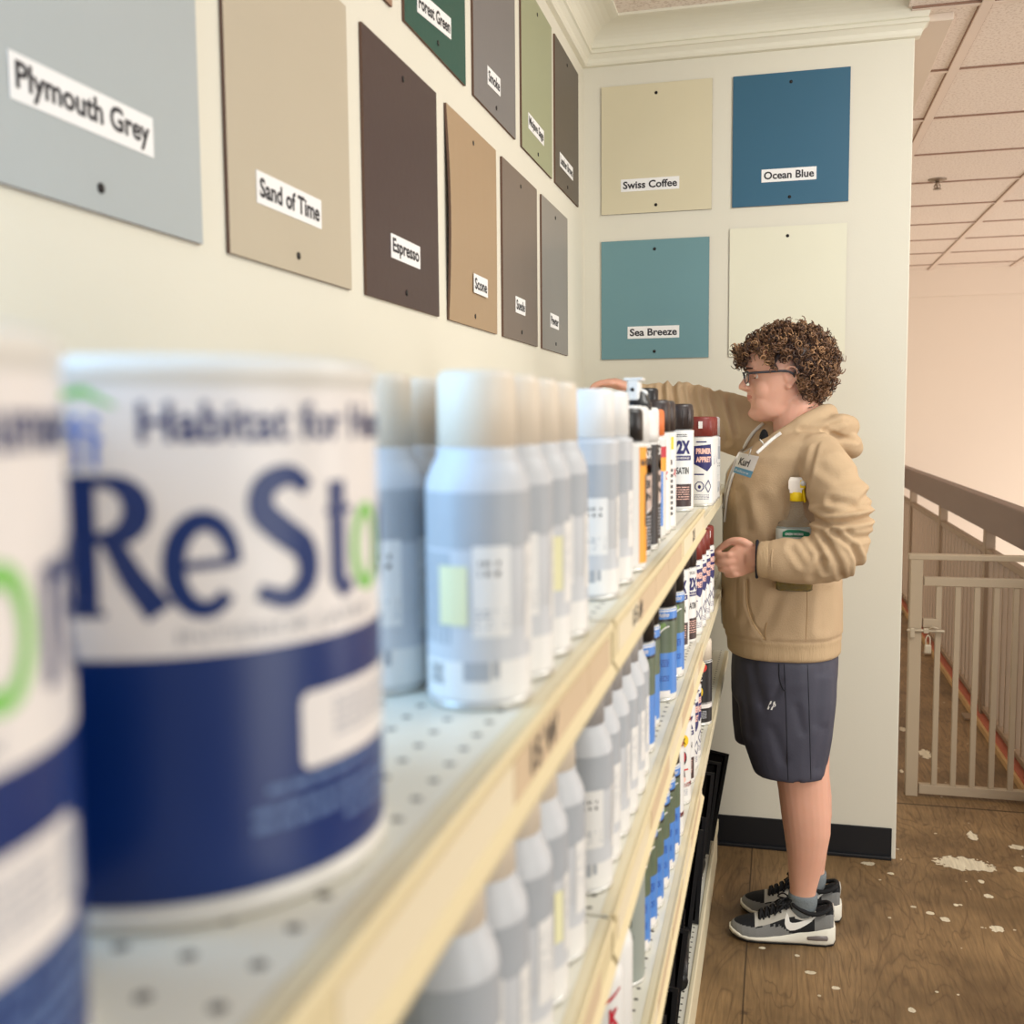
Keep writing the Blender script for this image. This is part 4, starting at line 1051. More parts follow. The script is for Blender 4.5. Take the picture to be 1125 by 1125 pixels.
# ears
for s_ in (-1, 1):
    ec = (-.013, .074, .101)
    pts = [(ec[0]+.010, .071, .100), (ec[0]+.012, .073, .118), (ec[0]+.004, .078, .130), (ec[0]-.010, .082, .130), (ec[0]-.018, .084, .118), (ec[0]-.016, .082, .102), (ec[0]-.006, .077, .088), (ec[0]+.003, .073, .076), (ec[0]+.010, .071, .082)]
    body.tube(smooth_path([H(f, s_*l, z) for f, l, z in pts], 3), 0.0037, M_skin, n=8)
    body.tube([H(ec[0]+.006, s_*.070, .094), H(ec[0]-.008, s_*.0765, .112)], [(.0035, .012), (.0035, .012)], M_skin, n=12)
    body.ball(H(ec[0]+.004, s_*.073, .080), (.007, .0045, .008), M_skin, 10)
# neck
body.tube([(0.052, 2.885, 1.44), (0.047, 2.885, 1.40), (0.052, 2.885, 1.36), (0.062, 2.886, 1.30)], [(.056, .058), (.056, .057), (.058, .060), (.085, .075)], M_skin, n=24, up=(1, 0, 0))
body.ball((-0.002, 2.885, 1.412), (.040, .040, .018), M_skin, 16)
# trunk (under the clothes)
body.loft([sup(0.03, 2.89, .10, .10, .72), sup(0.03, 2.89, .125, .15, .80), sup(0.025, 2.89, .13, .15, 1.0), sup(0.03, 2.89, .12, .16, 1.2), sup(0.05, 2.89, .09, .16, 1.32), sup(0.06, 2.89, .05, .08, 1.36)], M_skin)
# legs
LEG_L = [(0.045, 2.835, .76, .088), (0.060, 2.82, .62, .082), (0.072, 2.812, .52, .072), (0.078, 2.81, .46, .0665), (0.083, 2.81, .41, .063), (0.089, 2.81, .35, .0615), (0.093, 2.81, .30, .0575), (0.0925, 2.81, .24, .0485), (0.088, 2.812, .18, .039), (0.085, 2.813, .14, .0345), (0.083, 2.814, .10, .033), (0.079, 2.814, .06, .027)]
LEG_R = [(0.045, 2.945, .76, .088), (0.055, 2.95, .62, .080), (0.072, 2.955, .52, .070), (0.082, 2.957, .46, .0645), (0.092, 2.957, .41, .061), (0.100, 2.957, .35, .0595), (0.106, 2.957, .30, .055), (0.110, 2.957, .24, .046), (0.112, 2.957, .18, .038), (0.113, 2.957, .14, .034), (0.113, 2.957, .10, .033), (0.109, 2.957, .06, .027)]
for LG in (LEG_L, LEG_R):
    body.loft([sup(x, y, r*(1.05 if z > .16 else 1), r*0.95, z, 24, 2.1) for x, y, z, r in LG], M_skin)
# arms inside the sleeves
body.tube([(0.07, 2.80, 1.28), (0.145, 2.655, 1.18), (0.145, 2.635, 1.08), (0.06, 2.625, 1.06), (-0.020, 2.632, 1.056), (-0.050, 2.637, 1.056)], [.030, .038, .038, .036, .0285, .0275], M_skin, n=16)
body.tube([(0.04, 3.03, 1.34), (-0.12, 3.05, 1.40), (-0.28, 3.04, 1.45), (-0.37, 3.03, 1.470), (-0.405, 3.025, 1.478)], [.035, .040, .038, .033, .027], M_skin, n=16)
# left hand: palm seen from its back, thumb and forefinger pinching
HY = 2.640
def P_(x, y, z): return (x, HY+y, z)
body.tube([P_(-0.040, 0, 1.056), P_(-0.062, 0.002, 1.054), P_(-0.085, 0.004, 1.050), P_(-0.102, 0.006, 1.046)], [(.016, .028), (.0155, .036), (.0145, .039), (.012, .034)], M_skin, n=20, up=(0, 0, 1))
def finger(pts, r0, r1, k=3):
    Q = smooth_path(pts, k); n = len(Q)
    body.tube(Q, [r0+(r1-r0)*i/(n-1) for i in range(n)], M_skin, n=12)
finger([P_(-.052, .004, 1.078), P_(-.075, .004, 1.096), P_(-.104, .012, 1.097), P_(-.128, .022, 1.082), P_(-.140, .030, 1.070)], .0125, .0080)
finger([P_(-.085, .002, 1.066), P_(-.112, .002, 1.062), P_(-.136, .012, 1.061), P_(-.144, .028, 1.064), P_(-.138, .040, 1.066)], .0105, .0078)
finger([P_(-.085, .002, 1.050), P_(-.112, -.001, 1.046), P_(-.135, .010, 1.043), P_(-.140, .028, 1.042), P_(-.122, .042, 1.044)], .0108, .0080)
finger([P_(-.082, .003, 1.034), P_(-.106, .000, 1.029), P_(-.127, .010, 1.026), P_(-.131, .027, 1.026), P_(-.112, .040, 1.030)], .0102, .0076)
finger([P_(-.076, .005, 1.020), P_(-.097, .003, 1.014), P_(-.113, .011, 1.012), P_(-.116, .025, 1.013), P_(-.100, .036, 1.018)], .0092, .0068)
for z, x in ((1.064, -.110), (1.047, -.110), (1.030, -.104), (1.015, -.095)): body.ball(P_(x, -.004, z), (.010, .0065, .0075), M_skin, 10)
# right hand: palm down over the back row, fingers drooping
body.tube([(-0.395, 3.025, 1.480), (-0.425, 3.02, 1.498), (-0.455, 3.015, 1.509), (-0.478, 3.01, 1.509)], [(.028, .019), (.036, .0165), (.040, .0155), (.036, .013)], M_skin, n=20, up=(0, 0, 1))
for k, (yy, ln) in enumerate(((2.978, .92), (3.000, 1.0), (3.021, .97), (3.041, .8))):
    finger([(-.460, yy+.002, 1.509), (-.485, yy, 1.509), (-.485-.028*ln, yy-.003, 1.499), (-.485-.042*ln, yy-.004, 1.470), (-.485-.042*ln, yy-.004, 1.470-.022*ln)], .0100, .0074)
finger([(-.415, 2.998, 1.470), (-.440, 2.975, 1.462), (-.468, 2.962, 1.452), (-.488, 2.960, 1.440)], .0120, .0082)
bm_ = voxel(body, 0.0030, 7, [M_skin, M_lip])
eyes = [H(.0735, s_*.031, .1175) for s_ in (-1, 1)]
mouthline = H(.0900, 0, .0615)
def face_disp(co, n):
    if co.z < 1.3 or co.x > 0.0: return 0
    d = 0
    for e in eyes:
        q = (co-e).length
        if q < .05: d -= .0045*math.exp(-(q/.0150)**2)
    return d
displace(bm_, face_disp)
lipc = H(.082, 0, .0615)
for p in bm_.polygons:
    c = p.center
    if abs(c.z-lipc.z) < .0070-.0035*min(1, abs(c.y-lipc.y)/.018) and (Vector((c.x, c.y, 0))-Vector((lipc.x, lipc.y, 0))).length < .019 and c.x < lipc.x+.006: p.material_index = 1
skin_bvh = bvh_of(bm_)
body_o = finish(bm_, 'body', person)
# eyes, brows
for s_ in (-1, 1):
    e = MB(); c = H(.0592, s_*.0275, .1165); e.ball(c, .0112, mat('eye_white', (226, 220, 214), .2), 20)
    ic = H(.0592+.0104, s_*.0275, .1140); e.ball(ic, (.0020, .0048, .0048), mat('brown_iris', (70, 46, 32), .2), 14); e.build('eye', person)
    lid = MB()
    for zz, r in ((.1215, .0042), (.1115, .0032)):
        lid.tube([H(.0735, s_*.018, .1170), H(.0758, s_*.028, zz-(.0015 if zz > .118 else -.001)), H(.0690, s_*.040, .1160)], [.0025, r*.8, .0025], M_skin, n=8)
    lid.build('eyelid', person)
    bw = MB(); M_brow = mat('dark_brow_hair', (70, 46, 38), .9)
    bw.tube([H(.0905, s_*.012, .1345), H(.0895, s_*.026, .1380), H(.077, s_*.044, .1360)], [(.0020, .0028), (.0022, .0036), (.0012, .0018)], M_brow, n=8); bw.build('eyebrow', person)

# --- hoodie
hd = MB()
hd.loft([sup(.026, 2.895, .148, .176, .776), sup(.026, 2.895, .151, .179, .785), sup(.025, 2.895, .151, .179, .815), sup(.022, 2.895, .158, .186, .835), sup(.019, 2.895, .160, .186, .90), sup(.018, 2.895, .158, .180, 1.0),
         sup(.018, 2.895, .157, .176, 1.08), sup(.020, 2.895, .155, .176, 1.18), sup(.024, 2.895, .152, .182, 1.26), sup(.038, 2.895, .134, .188, 1.305), sup(.062, 2.893, .098, .178, 1.340), sup(.080, 2.89, .068, .130, 1.368), sup(.086, 2.888, .050, .080, 1.385)], M_hood)
hd.tube([(0.096, 2.762, 1.310), (0.126, 2.700, 1.268), (0.153, 2.655, 1.210), (0.160, 2.632, 1.140), (0.152, 2.620, 1.090)], [.062, .066, .0685, .0690, .066], M_hood, n=24)
hd.tube([(0.150, 2.622, 1.085), (0.110, 2.618, 1.062), (0.060, 2.615, 1.056), (0.015, 2.618, 1.056), (-0.005, 2.622, 1.056)], [.070, .062, .0560, .0520, .049], M_hood, n=24)
hd.tube([(0.030, 3.00, 1.335), (-0.050, 3.04, 1.365), (-0.130, 3.05, 1.392), (-0.200, 3.05, 1.412), (-0.275, 3.045, 1.434), (-0.330, 3.038, 1.446), (-0.375, 3.03, 1.458)], [.088, .088, .084, .080, .076, .064, .048], M_hood, n=24)
# collar roll and the hood lying on the back
ring_pts = [(-.070, 2.872, 1.295), (-.045, 2.828, 1.325), (.005, 2.805, 1.350), (.062, 2.806, 1.382), (.116, 2.842, 1.410), (.133, 2.888, 1.415), (.118, 2.935, 1.410), (.065, 2.966, 1.382), (.005, 2.966, 1.350), (-.045, 2.942, 1.325), (-.070, 2.905, 1.295)]
hd.tube(smooth_path(ring_pts, 3), [.012]*3+[.016]*3+[.022]*3+[.027]*15+[.022]*3+[.016]*3+[.012], M_hood, n=14)
hd.tube(smooth_path([(.085, 2.800, 1.372), (.150, 2.815, 1.382), (.182, 2.888, 1.380), (.150, 2.960, 1.382), (.085, 2.972, 1.372)], 4), [.024]*4+[.032]*9+[.024]*4, M_hood, n=14)
hd.tube(smooth_path([(.120, 2.815, 1.340), (.178, 2.835, 1.335), (.192, 2.888, 1.325), (.178, 2.945, 1.335), (.120, 2.965, 1.340)], 4), [.024]*4+[.030]*9+[.024]*4, M_hood, n=14)
hd.ball((.145, 2.888, 1.350), (.055, .085, .050), M_hood, 20)
hm = voxel(hd, 0.0055, 5, [M_hood, M_rib])
NEAR = [([(0.064, 1.198), (0.081, 1.165), (0.117, 1.153), (0.163, 1.158), (0.220, 1.167)], .0075, .016), ([(0.096, 1.152), (0.139, 1.131), (0.179, 1.100), (0.194, 1.068), (0.194, 1.03)], .0065, .010),
        ([(0.105, 1.134), (0.127, 1.096), (0.146, 1.061), (0.155, 1.025)], .007, .008), ([(0.040, 1.090), (0.062, 1.059)], .009, .005), ([(0.110, 1.066), (0.088, 1.025)], .009, .006), ([(0.218, 1.217), (0.189, 1.195), (0.130, 1.205)], .009, .008),
        ([(0.030, 1.122), (0.061, 1.107), (0.078, 1.077)], .010, .004), ([(0.117, 1.395), (0.090, 1.325), (0.072, 1.249), (0.062, 1.195)], .006, .005), ([(0.20, 1.26), (0.15, 1.255), (0.11, 1.28)], .012, .004), ([(0.10, 1.175), (0.15, 1.182), (0.215, 1.19)], .008, .006),
        ([(0.08, 1.112), (0.10, 1.085), (0.115, 1.04)], .007, .006), ([(0.165, 1.135), (0.18, 1.12), (0.225, 1.12)], .007, .006)]
RIGHT = [([(-0.290, 1.51), (-0.268, 1.36)], .008, .010), ([(-0.235, 1.49), (-0.200, 1.33)], .010, .010), ([(-0.175, 1.48), (-0.135, 1.34)], .009, .008), ([(-0.131, 1.464), (-0.105, 1.36)], .008, .006), ([(-0.318, 1.50), (-0.305, 1.39)], .007, .008),
         ([(-0.205, 1.48), (-0.180, 1.40)], .006, .006), ([(-0.26, 1.49), (-0.235, 1.40)], .006, .006), ([(-0.345, 1.49), (-0.338, 1.42)], .006, .006)]
TORSO = [([(-.03, 1.19), (.01, 1.10), (.0, 1.02)], .016, .004), ([(-.09, 1.21), (-.07, 1.12)], .014, .004), ([(.02, .98), (-.01, .90), (-.03, .86)], .014, .004), ([(.13, .96), (.12, .87)], .014, .004), ([(-.11, 1.0), (-.10, .90)], .012, .004),
         ([(-0.07, 0.985), (-0.067, 0.922), (-0.051, 0.875), (-0.023, 0.838)], .004, .004), ([(.12, 1.372), (.16, 1.352), (.20, 1.345)], .006, .006), ([(.06, 1.375), (.11, 1.372), (.17, 1.395)], .006, .005)]
def seg_d(x, z, P):
    best = 9
    for (x0, z0), (x1, z1) in zip(P, P[1:]):
        dx, dz = x1-x0, z1-z0; t = max(0, min(1, ((x-x0)*dx+(z-z0)*dz)/(dx*dx+dz*dz)))
        d = math.hypot(x-x0-t*dx, z-z0-t*dz)
        if d < best: best = d
    return best
def hood_disp(co, n):
    d = 0.0030*noise.noise(co*9)+0.0016*noise.noise(co*24)
    y = co.y
    if co.z < 0.830: d = 0.0008*noise.noise(co*20); 
    if 0.826 < co.z < 0.838 and co.x < .3: d -= .004*math.exp(-((co.z-.832)/.004)**2)
    L_ = NEAR if y < 2.70 and n.y < .35 else (RIGHT if (co.x < -.10 and y < 3.07) or co.x < -.17 else (TORSO if y < 2.86 else None))
    if L_:
        for P, w_, dep in L_:
            q = seg_d(co.x, co.z, P)
            if q < 3*w_:
                d += -dep*math.exp(-(q/w_)**2)+dep*.45*math.exp(-((q-1.9*w_)/(.8*w_))**2)
    return d
displace(hm, hood_disp)
for p in hm.polygons:
    if p.center.z < .830: p.material_index = 1
hood_bvh = bvh_of(hm)
hood_o = finish(hm, 'hoodie', person)
def on(bv, x, z, y0=2.0, lift=0.0):
    loc, nrm, i, d = bv.ray_cast(Vector((x, y0, z)), Vector((0, 1, 0)))
    if loc is None: loc, nrm, i, d = bv.find_nearest(Vector((x, 2.7, z)))
    if nrm.y > 0: nrm = -nrm
    return loc+nrm*lift
def seamline(bv, pts, r, m, name, parent, y0=2.0, lift=0.0, k=5, label=None):
    Q = smooth_path([(x, 0, z) for x, z in pts], k); mb = MB()
    mb.tube([on(bv, p.x, p.z, y0, lift) for p in Q], r, m, n=6); o = mb.build(name, parent)
    if label: o['label'] = label
    return o
M_hseam = mat('tan_seam_thread', (168, 138, 100), .9)
pk = seamline(hood_bvh, [(-0.070, 0.985), (-0.067, 0.922), (-0.051, 0.875), (-0.023, 0.838)], .0022, mat('tan_pocket_edge', (206, 176, 134), .9), 'pocket_edge', hood_o, 2.70)
seamline(hood_bvh, [(0.081, 0.986), (0.081, 0.900), (0.079, 0.836)], .0011, M_hseam, 'side_seam', hood_o, 2.70)
seamline(hood_bvh, [(-0.020, 0.836), (-0.022, 0.862), (-0.018, 0.880)], .0016, M_hseam, 'pocket_tack', hood_o, 2.70)
# cuffs
mb = MB(); mb.tube([(0.004, 2.621, 1.056), (-0.012, 2.624, 1.056), (-0.030, 2.628, 1.056), (-0.037, 2.629, 1.056)], [.0485, .0475, .0455, .044], M_rib, n=32, ends=False)
mb.tube([(0.006, 2.6205, 1.056), (0.002, 2.6215, 1.056)], [.0515, .0505], M_hood, n=32, ends=False); mb.build('left_cuff', hood_o)
mb = MB(); mb.tube([(-0.360, 3.034, 1.460), (-0.385, 3.028, 1.468), (-0.405, 3.024, 1.476)], [.045, .040, .036], M_rib, n=24, ends=False); mb.build('right_cuff', hood_o)
mb = MB()
rg = [Vector((-0.0425, 2.6305, 1.056))+Vector((0, cos(a)*.037, sin(a)*.045)) for a in [2*pi*i/28 for i in range(29)]]
mb.tube(rg, .0040, mat('navy_elastic_band', (26, 26, 40), .7), n=8, ends=False); mb.build('wrist_band', person)
# hood opening: dark shirt collar and zip with its pull
mb = MB(); mb.tube(smooth_path([(-.036, 2.860, 1.335), (-.018, 2.830, 1.350), (.015, 2.822, 1.366), (.050, 2.824, 1.385)], 3), .006, mat('black_shirt', (24, 24, 28), .9), n=10); mb.ball((-.032, 2.868, 1.345), (.013, .016, .030), MATS['black_shirt'], 12); mb.build('shirt_collar', person)
M_zip = mat('silver_zip', (190, 186, 178), .3, metal=.8)
zp = [(-.052, 2.870, 1.335), (-.098, 2.880, 1.290), (-.140, 2.890, 1.220), (-.153, 2.893, 1.100), (-.150, 2.893, .980), (-.146, 2.893, .840)]
mb = MB(); Q = []
for q in smooth_path(zp, 5):
    loc, nr, i, d = hood_bvh.find_nearest(q); Q.append(loc+(nr if nr.x < 0 else -nr)*.001)
mb.tube(Q, .0028, M_zip, n=6); mb.build('zip', hood_o)
mb = MB(); z0_ = on(hood_bvh, -.030, 1.335, 2.6, .003)
mb.tube([z0_, z0_+Vector((-.002, -.004, -.012)), z0_+Vector((-.003, -.004, -.028))], [.0025, .003, .0022], M_zip, n=8)
mb.tube([z0_+Vector((-.010, -.003, .012)), z0_+Vector((-.002, -.004, .002)), z0_+Vector((.006, -.003, -.014))], .0018, M_zip, n=8); mb.build('zip_pull', hood_o)

# --- lanyard with name badge: a thing of its own
t = thing('lanyard', (-0.06, 2.75, 1.29), 'white lanyard with a white and blue name badge on the hoodie chest', 'lanyard')
def cordline(pts, name, w=.0045):
    Q = smooth_path([(x, 0, z) for x, z in pts], 5); mb = MB()
    mb.tube([on(hood_bvh, p.x, p.z, 2.69, .0045) for p in Q], [(w, .0016)]*len(Q), M_cord, n=8, up=(0, 1, 0)); return mb.build(name, t)
cordline([(-0.034, 1.388), (-0.062, 1.362), (-0.085, 1.325), (-0.104, 1.275), (-0.120, 1.225), (-0.131, 1.165)], 'strap')
cordline([(-0.092, 1.300), (-0.110, 1.240), (-0.121, 1.190), (-0.127, 1.130)], 'strap', .0032)
cordline([(0.012, 1.363), (-0.017, 1.338), (-0.045, 1.312)], 'strap')
cs = [on(hood_bvh, x, z, 2.69, .007) for x, z in ((-0.086, 1.316), (-0.036, 1.308), (-0.055, 1.261), (-0.106, 1.268))]
def bq(u, v, d=0.0):
    a = cs[3].lerp(cs[2], u); b = cs[0].lerp(cs[1], u); return a.lerp(b, v)+Vector((0, -d, 0))
mb = MB(); cs[3] = cs[0]+cs[2]-cs[1]
sft = min(min(on(hood_bvh, bq(u/4, v/4).x, bq(u/4, v/4).z, 2.69, .003).y-bq(u/4, v/4).y for u in range(5) for v in range(5)), 0.0)
cs = [c_+Vector((0, sft, 0)) for c_ in cs]
mb.add([bq(0, 0), bq(1, 0), bq(1, 1), bq(0, 1), bq(0, 0, .002), bq(1, 0, .002), bq(1, 1, .002), bq(0, 1, .002)], [(4, 5, 6, 7), (0, 3, 2, 1), (0, 1, 5, 4), (1, 2, 6, 5), (2, 3, 7, 6), (3, 0, 4, 7)], M_label)
mb.add([bq(0, 0, .0023), bq(1, 0, .0023), bq(1, .30, .0023), bq(0, .30, .0023)], [(0, 1, 2, 3)], mat('badge_blue', (72, 150, 190), .5))
put_text(mb, 'Kurl', .55, .36, lambda x, y: bq(.14+x, .42+y, .0030), M_ink, bold=.04)
put_text(mb, 'ReStore', .70, .12, lambda x, y: bq(.12+x, .09+y, .0026), M_label)
mb.build('name_badge', t)
mb = MB(); c_ = bq(.5, 1.0); mb.tube([c_+Vector((0, -.002, -.002)), c_+Vector((.004, -.003, .012))], [(.004, .002), (.003, .002)], M_zip, n=8); mb.build('clip', t)

# --- shorts
sh = MB()
sh.loft([sup(.030, 2.892, .128, .152, .822), sup(.030, 2.892, .134, .158, .795), sup(.030, 2.892, .141, .170, .765), sup(.028, 2.89, .142, .172, .72), sup(.025, 2.89, .138, .168, .66), sup(.02, 2.89, .10, .12, .60)], M_short)
sh.loft([sup(.034, 2.822, .130, .098, .74, 24, 2.3), sup(.034, 2.815, .128, .096, .66, 24, 2.3), sup(.036, 2.812, .118, .092, .56, 24, 2.3), sup(.045, 2.810, .096, .088, .47, 24, 2.3), sup(.046, 2.810, .093, .087, .462, 24, 2.3), sup(.046, 2.810, .088, .082, .460, 24, 2.3), sup(.050, 2.81, .070, .068, .50, 24), sup(.055, 2.81, .02, .02, .52, 24)], M_short)
sh.loft([sup(.022, 2.955, .132, .096, .74, 24, 2.3), sup(.010, 2.958, .124, .094, .66, 24, 2.3), sup(.000, 2.958, .112, .090, .56, 24, 2.3), sup(.012, 2.958, .118, .088, .505, 24, 2.3), sup(.012, 2.958, .116, .087, .496, 24, 2.3), sup(.016, 2.958, .110, .082, .494, 24, 2.3), sup(.05, 2.957, .068, .066, .53, 24), sup(.06, 2.957, .02, .02, .55, 24)], M_short)
sm_ = voxel(sh, 0.006, 4, [M_short])
SF = [([(-.06, .78), (-.03, .66)], .016, .005), ([(.0, .60), (.03, .52)], .014, .004), ([(.12, .76), (.11, .62)], .016, .004), ([(.02, .73), (.0, .68), (-.03, .66)], .008, .004), ([(.06, .66), (.075, .60)], .012, .004), ([(-.08, .72), (-.06, .58)], .016, .005), ([(.13, .60), (.115, .50)], .014, .004)]
def sh_disp(co, n):
    d = .0022*noise.noise(Vector((co.x*16, co.y*16, co.z*5)))
    if co.y < 2.86:
        for P, w_, dep in SF:
            q = seg_d(co.x, co.z, P)
            if q < 3*w_: d -= dep*math.exp(-(q/w_)**2)
    return d
displace(sm_, sh_disp)
sh_bvh = bvh_of(sm_)
short_o = finish(sm_, 'shorts', person)
seamline(sh_bvh, [(0.027, 0.772), (0.032, 0.683), (0.041, 0.470)], .0013, M_seam, 'side_piping', short_o, 2.5)
seamline(sh_bvh, [(0.085, 0.772), (0.091, 0.650), (0.098, 0.472)], .0013, M_seam, 'side_piping', short_o, 2.5)
seamline(sh_bvh, [(0.014, 0.772), (0.016, 0.735), (0.024, 0.712), (0.030, 0.705)], .0020, M_seam, 'pocket_opening', short_o, 2.5)
mb = MB()
for dx in (0, .0085):
    q = [(-.014+dx, .652), (-.010+dx, .652), (-.002+dx, .674), (-.006+dx, .674)]
    mb.add([on(sh_bvh, x, z, 2.5, .0009) for x, z in q], [(0, 1, 2, 3)], M_label)
q = [(.004, .660), (.0075, .664), (.0075, .668), (.004, .673), (.0025, .671), (.005, .6665), (.005, .664), (.002, .661)]
mb.add([on(sh_bvh, x, z, 2.5, .0009) for x, z in q], [tuple(range(8))], M_label)
lo = mb.build('white_logo', short_o, fix=False)

# --- socks and shoes
M_sg = mat('mid_grey_suede', (124, 124, 122), .85, bump=.2, bscale=300)
M_sb = mat('black_mesh', (22, 23, 26), .8, bump=.3, bscale=400)
M_sl = mat('silver_grey_leather', (188, 184, 174), .5)
M_sw = mat('white_rubber', (232, 228, 214), .5)
M_sd = mat('dark_rubber', (40, 38, 38), .7)
ST = [(0, .024, .100, .056), (.008, .030, .103, .056), (.022, .034, .100, .053), (.045, .036, .088, .047), (.065, .036, .086, .042), (.085, .035, .096, .037), (.100, .035, .106, .032), (.120, .036, .102, .027), (.140, .038, .090, .023),
      (.160, .041, .078, .020), (.180, .044, .068, .019), (.200, .046, .060, .019), (.220, .0455, .054, .019), (.238, .041, .049, .020), (.252, .032, .044, .021), (.262, .020, .038, .024), (.267, .008, .032, .026)]
def shoe(ox, oy, rz, side):
    """local: s from heel to toe (world -X), w across"""
    def W(s_, w_, z): 
        a = radians(rz); dx = -(s_-.08); dy = w_
        return Vector((ox+dx*cos(a)-dy*sin(a), oy+dx*sin(a)+dy*cos(a), z))
    root = MB(); rings = []; meta = []
    fine = []
    for i in range(len(ST)-1):
        for k in range(9):
            t = k/9; fine.append(tuple(ST[i][j]*(1-t)+ST[i+1][j]*t for j in range(4)))
    fine.append(ST[-1])
    n = 84
    for s_, hw, zt, zs in fine:
        R = []
        for i in range(n):
            t = 2*pi*i/n; c, q = cos(t), sin(t)
            if q >= 0: R.append((s_, hw*math.copysign(abs(c)**.8, c)*(1-.30*q*q*(1 if s_ < .2 else .6)), zs-.006+(zt-zs+.006)*abs(q)**.85))
            else: R.append((s_, hw*c*.95, zs-.006+.004*q))
        rings.append(R)
    vs = [W(*p) for R in rings for p in R]; loc = [p for R in rings for p in R]
    groups = {}
    def mid(s_, z, zr):
        mud = (.062-abs(s_-.140)*.8 if s_ < .165 else .040+.012*max(0, 1-abs(s_-.165)/.03)) if s_ > .105 else 0
        if s_ > .105 and z < mud*(1.0 if s_ > .15 else .82): return M_sg
        if s_ < .050 and z < .084-.3*max(0, s_-.03): return M_sg
        if s_ < .056 and z >= .078 and s_ > .045 and z < .092: return M_sl
        if zr > .86 and .078 < s_ < .195: return M_sb
        if .060 < s_ < .205 and zr > .56 and s_ > .085: return M_sl
        if .055 < s_ < .10 and .5 < zr < .8 and z < .078: return M_sl
        return M_sb
    by = {}
    for k in range(len(rings)-1):
        for i in range(n):
            j = (i+1) % n; f = (k*n+i, k*n+j, (k+1)*n+j, (k+1)*n+i)
            s_ = sum(loc[q][0] for q in f)/4; z = sum(loc[q][2] for q in f)/4
            zs, zt = fine[k][3], fine[k][2]
            by.setdefault(mid(s_, z, (z-zs)/(zt-zs)).name, []).append(f)
    up = MB(); up.v = [tuple(v) for v in vs]
    for nm, fs in by.items():
        kk = up.mi(MATS[nm])
        for f in fs: up.f.append(f); up.fm.append(kk); up.fs.append(True)
    up.f.append(tuple(range(n))); up.fm.append(0); up.fs.append(False)
    L0 = (len(rings)-1)*n; up.f.append(tuple(L0+i for i in range(n))); up.fm.append(0); up.fs.append(False)
    bv = BVHTree.FromPolygons([Vector(v) for v in up.v], up.f)
    so = up.build('shoe', person)
    # midsole and outsole
    SO = [(-.006, .018, .010, .050), (0, .030, .004, .052), (.02, .0375, .002, .050), (.05, .0385, .0015, .044), (.08, .0375, .0015, .038), (.11, .040, .0015, .029), (.14, .043, .0015, .0225), (.17, .046, .0015, .020), (.20, .0485, .002, .019), (.225, .047, .0025, .019), (.245, .040, .005, .021), (.262, .026, .009, .025), (.271, .010, .013, .027)]
    for nm, m_, dz0, dz1, g in (('midsole', M_sw, .004, 0, 0), ('outsole', M_sd, -.0012, None, -.001)):
        ms = MB(); R = []
        for s_, hw, zb_, zt_ in SO:
            top = zt_ if dz1 is not None else zb_+.006
            hw2 = hw+g
            R.append([W(s_, hw2*x, z) for x, z in ((-1, zb_+dz0+.004), (-1.02, (zb_+top)/2), (-.97, top-.003), (-.90, top), (.90, top), (.97, top-.003), (1.02, (zb_+top)/2), (1, zb_+dz0+.004), (.93, zb_+dz0), (-.93, zb_+dz0))])
        ms.loft(R, m_, True, True); ms.build(nm, so)
    M_air = mat('smoky_air_window', (120, 112, 110), .15)
    for s2 in (-1, 1):
        aw = MB(); aw.tube([W(.018, s2*.0375, .026), W(.045, s2*.0392, .025), (W(.066, s2*.0386, .023))], [(.0035, .0070), (.0035, .0070), (.0035, .0050)], M_air, n=12, up=(0, 0, 1)); aw.build('air_window', so)
    # swoosh on both flanks
    SWP = [(.121, .084), (.126, .070), (.1265, .056), (.122, .045), (.113, .040), (.100, .042), (.085, .049), (.062, .064), (.038, .084), (.060, .073), (.080, .0665), (.098, .0615), (.108, .0605), (.1135, .063), (.115, .070), (.1165, .077)]
    for s2 in (-1, 1):
        sw = MB(); bm2 = bmesh.new(); V = [bm2.verts.new((a, b, 0)) for a, b in SWP]; bm2.faces.new(V)
        for k in range(1, 12):
            bmesh.ops.bisect_plane(bm2, geom=bm2.verts[:]+bm2.edges[:]+bm2.faces[:], plane_co=(.038+.0075*k, 0, 0), plane_no=(1, 0, 0))
        for k in range(1, 7):
            bmesh.ops.bisect_plane(bm2, geom=bm2.verts[:]+bm2.edges[:]+bm2.faces[:], plane_co=(0, .040+.0065*k, 0), plane_no=(0, 1, 0))
        bm2.verts.index_update(); vv = []
        for v in bm2.verts:
            o_ = W(v.co.x, s2*.09, v.co.y-.001); d_ = (W(v.co.x, 0, v.co.y-.001)-o_).normalized()
            h_, nn, ii, dd = bv.ray_cast(o_, d_); vv.append((h_ if h_ is not None else W(v.co.x, s2*.03, v.co.y))-d_*.0012)
        sw.add(vv, [[v.index for v in f.verts] for f in bm2.faces], M_label if False else mat('white_leather', (238, 236, 230), .45), True); bm2.free()
        sw.build('swoosh', so)
    # laces, tongue, collar and heel tab
    lc = MB()
    for k in range(6):
        s_ = .108+.0145*k; i0 = min(range(len(fine)), key=lambda q: abs(fine[q][0]-s_)); zt = fine[i0][2]
        lc.tube(smooth_path([W(s_, -.023, zt-.010), W(s_+.004, -.010, zt+.003), W(s_+.008, .010, zt+.003), W(s_+.010, .023, zt-.010)], 3), [(.0030, .0018)]*10, M_sb, n=6)
        lc.tube(smooth_path([W(s_, .023, zt-.010), W(s_+.004, .010, zt+.005), W(s_+.008, -.010, zt+.005), W(s_+.010, -.023, zt-.010)], 3), [(.0030, .0018)]*10, M_sb, n=6)
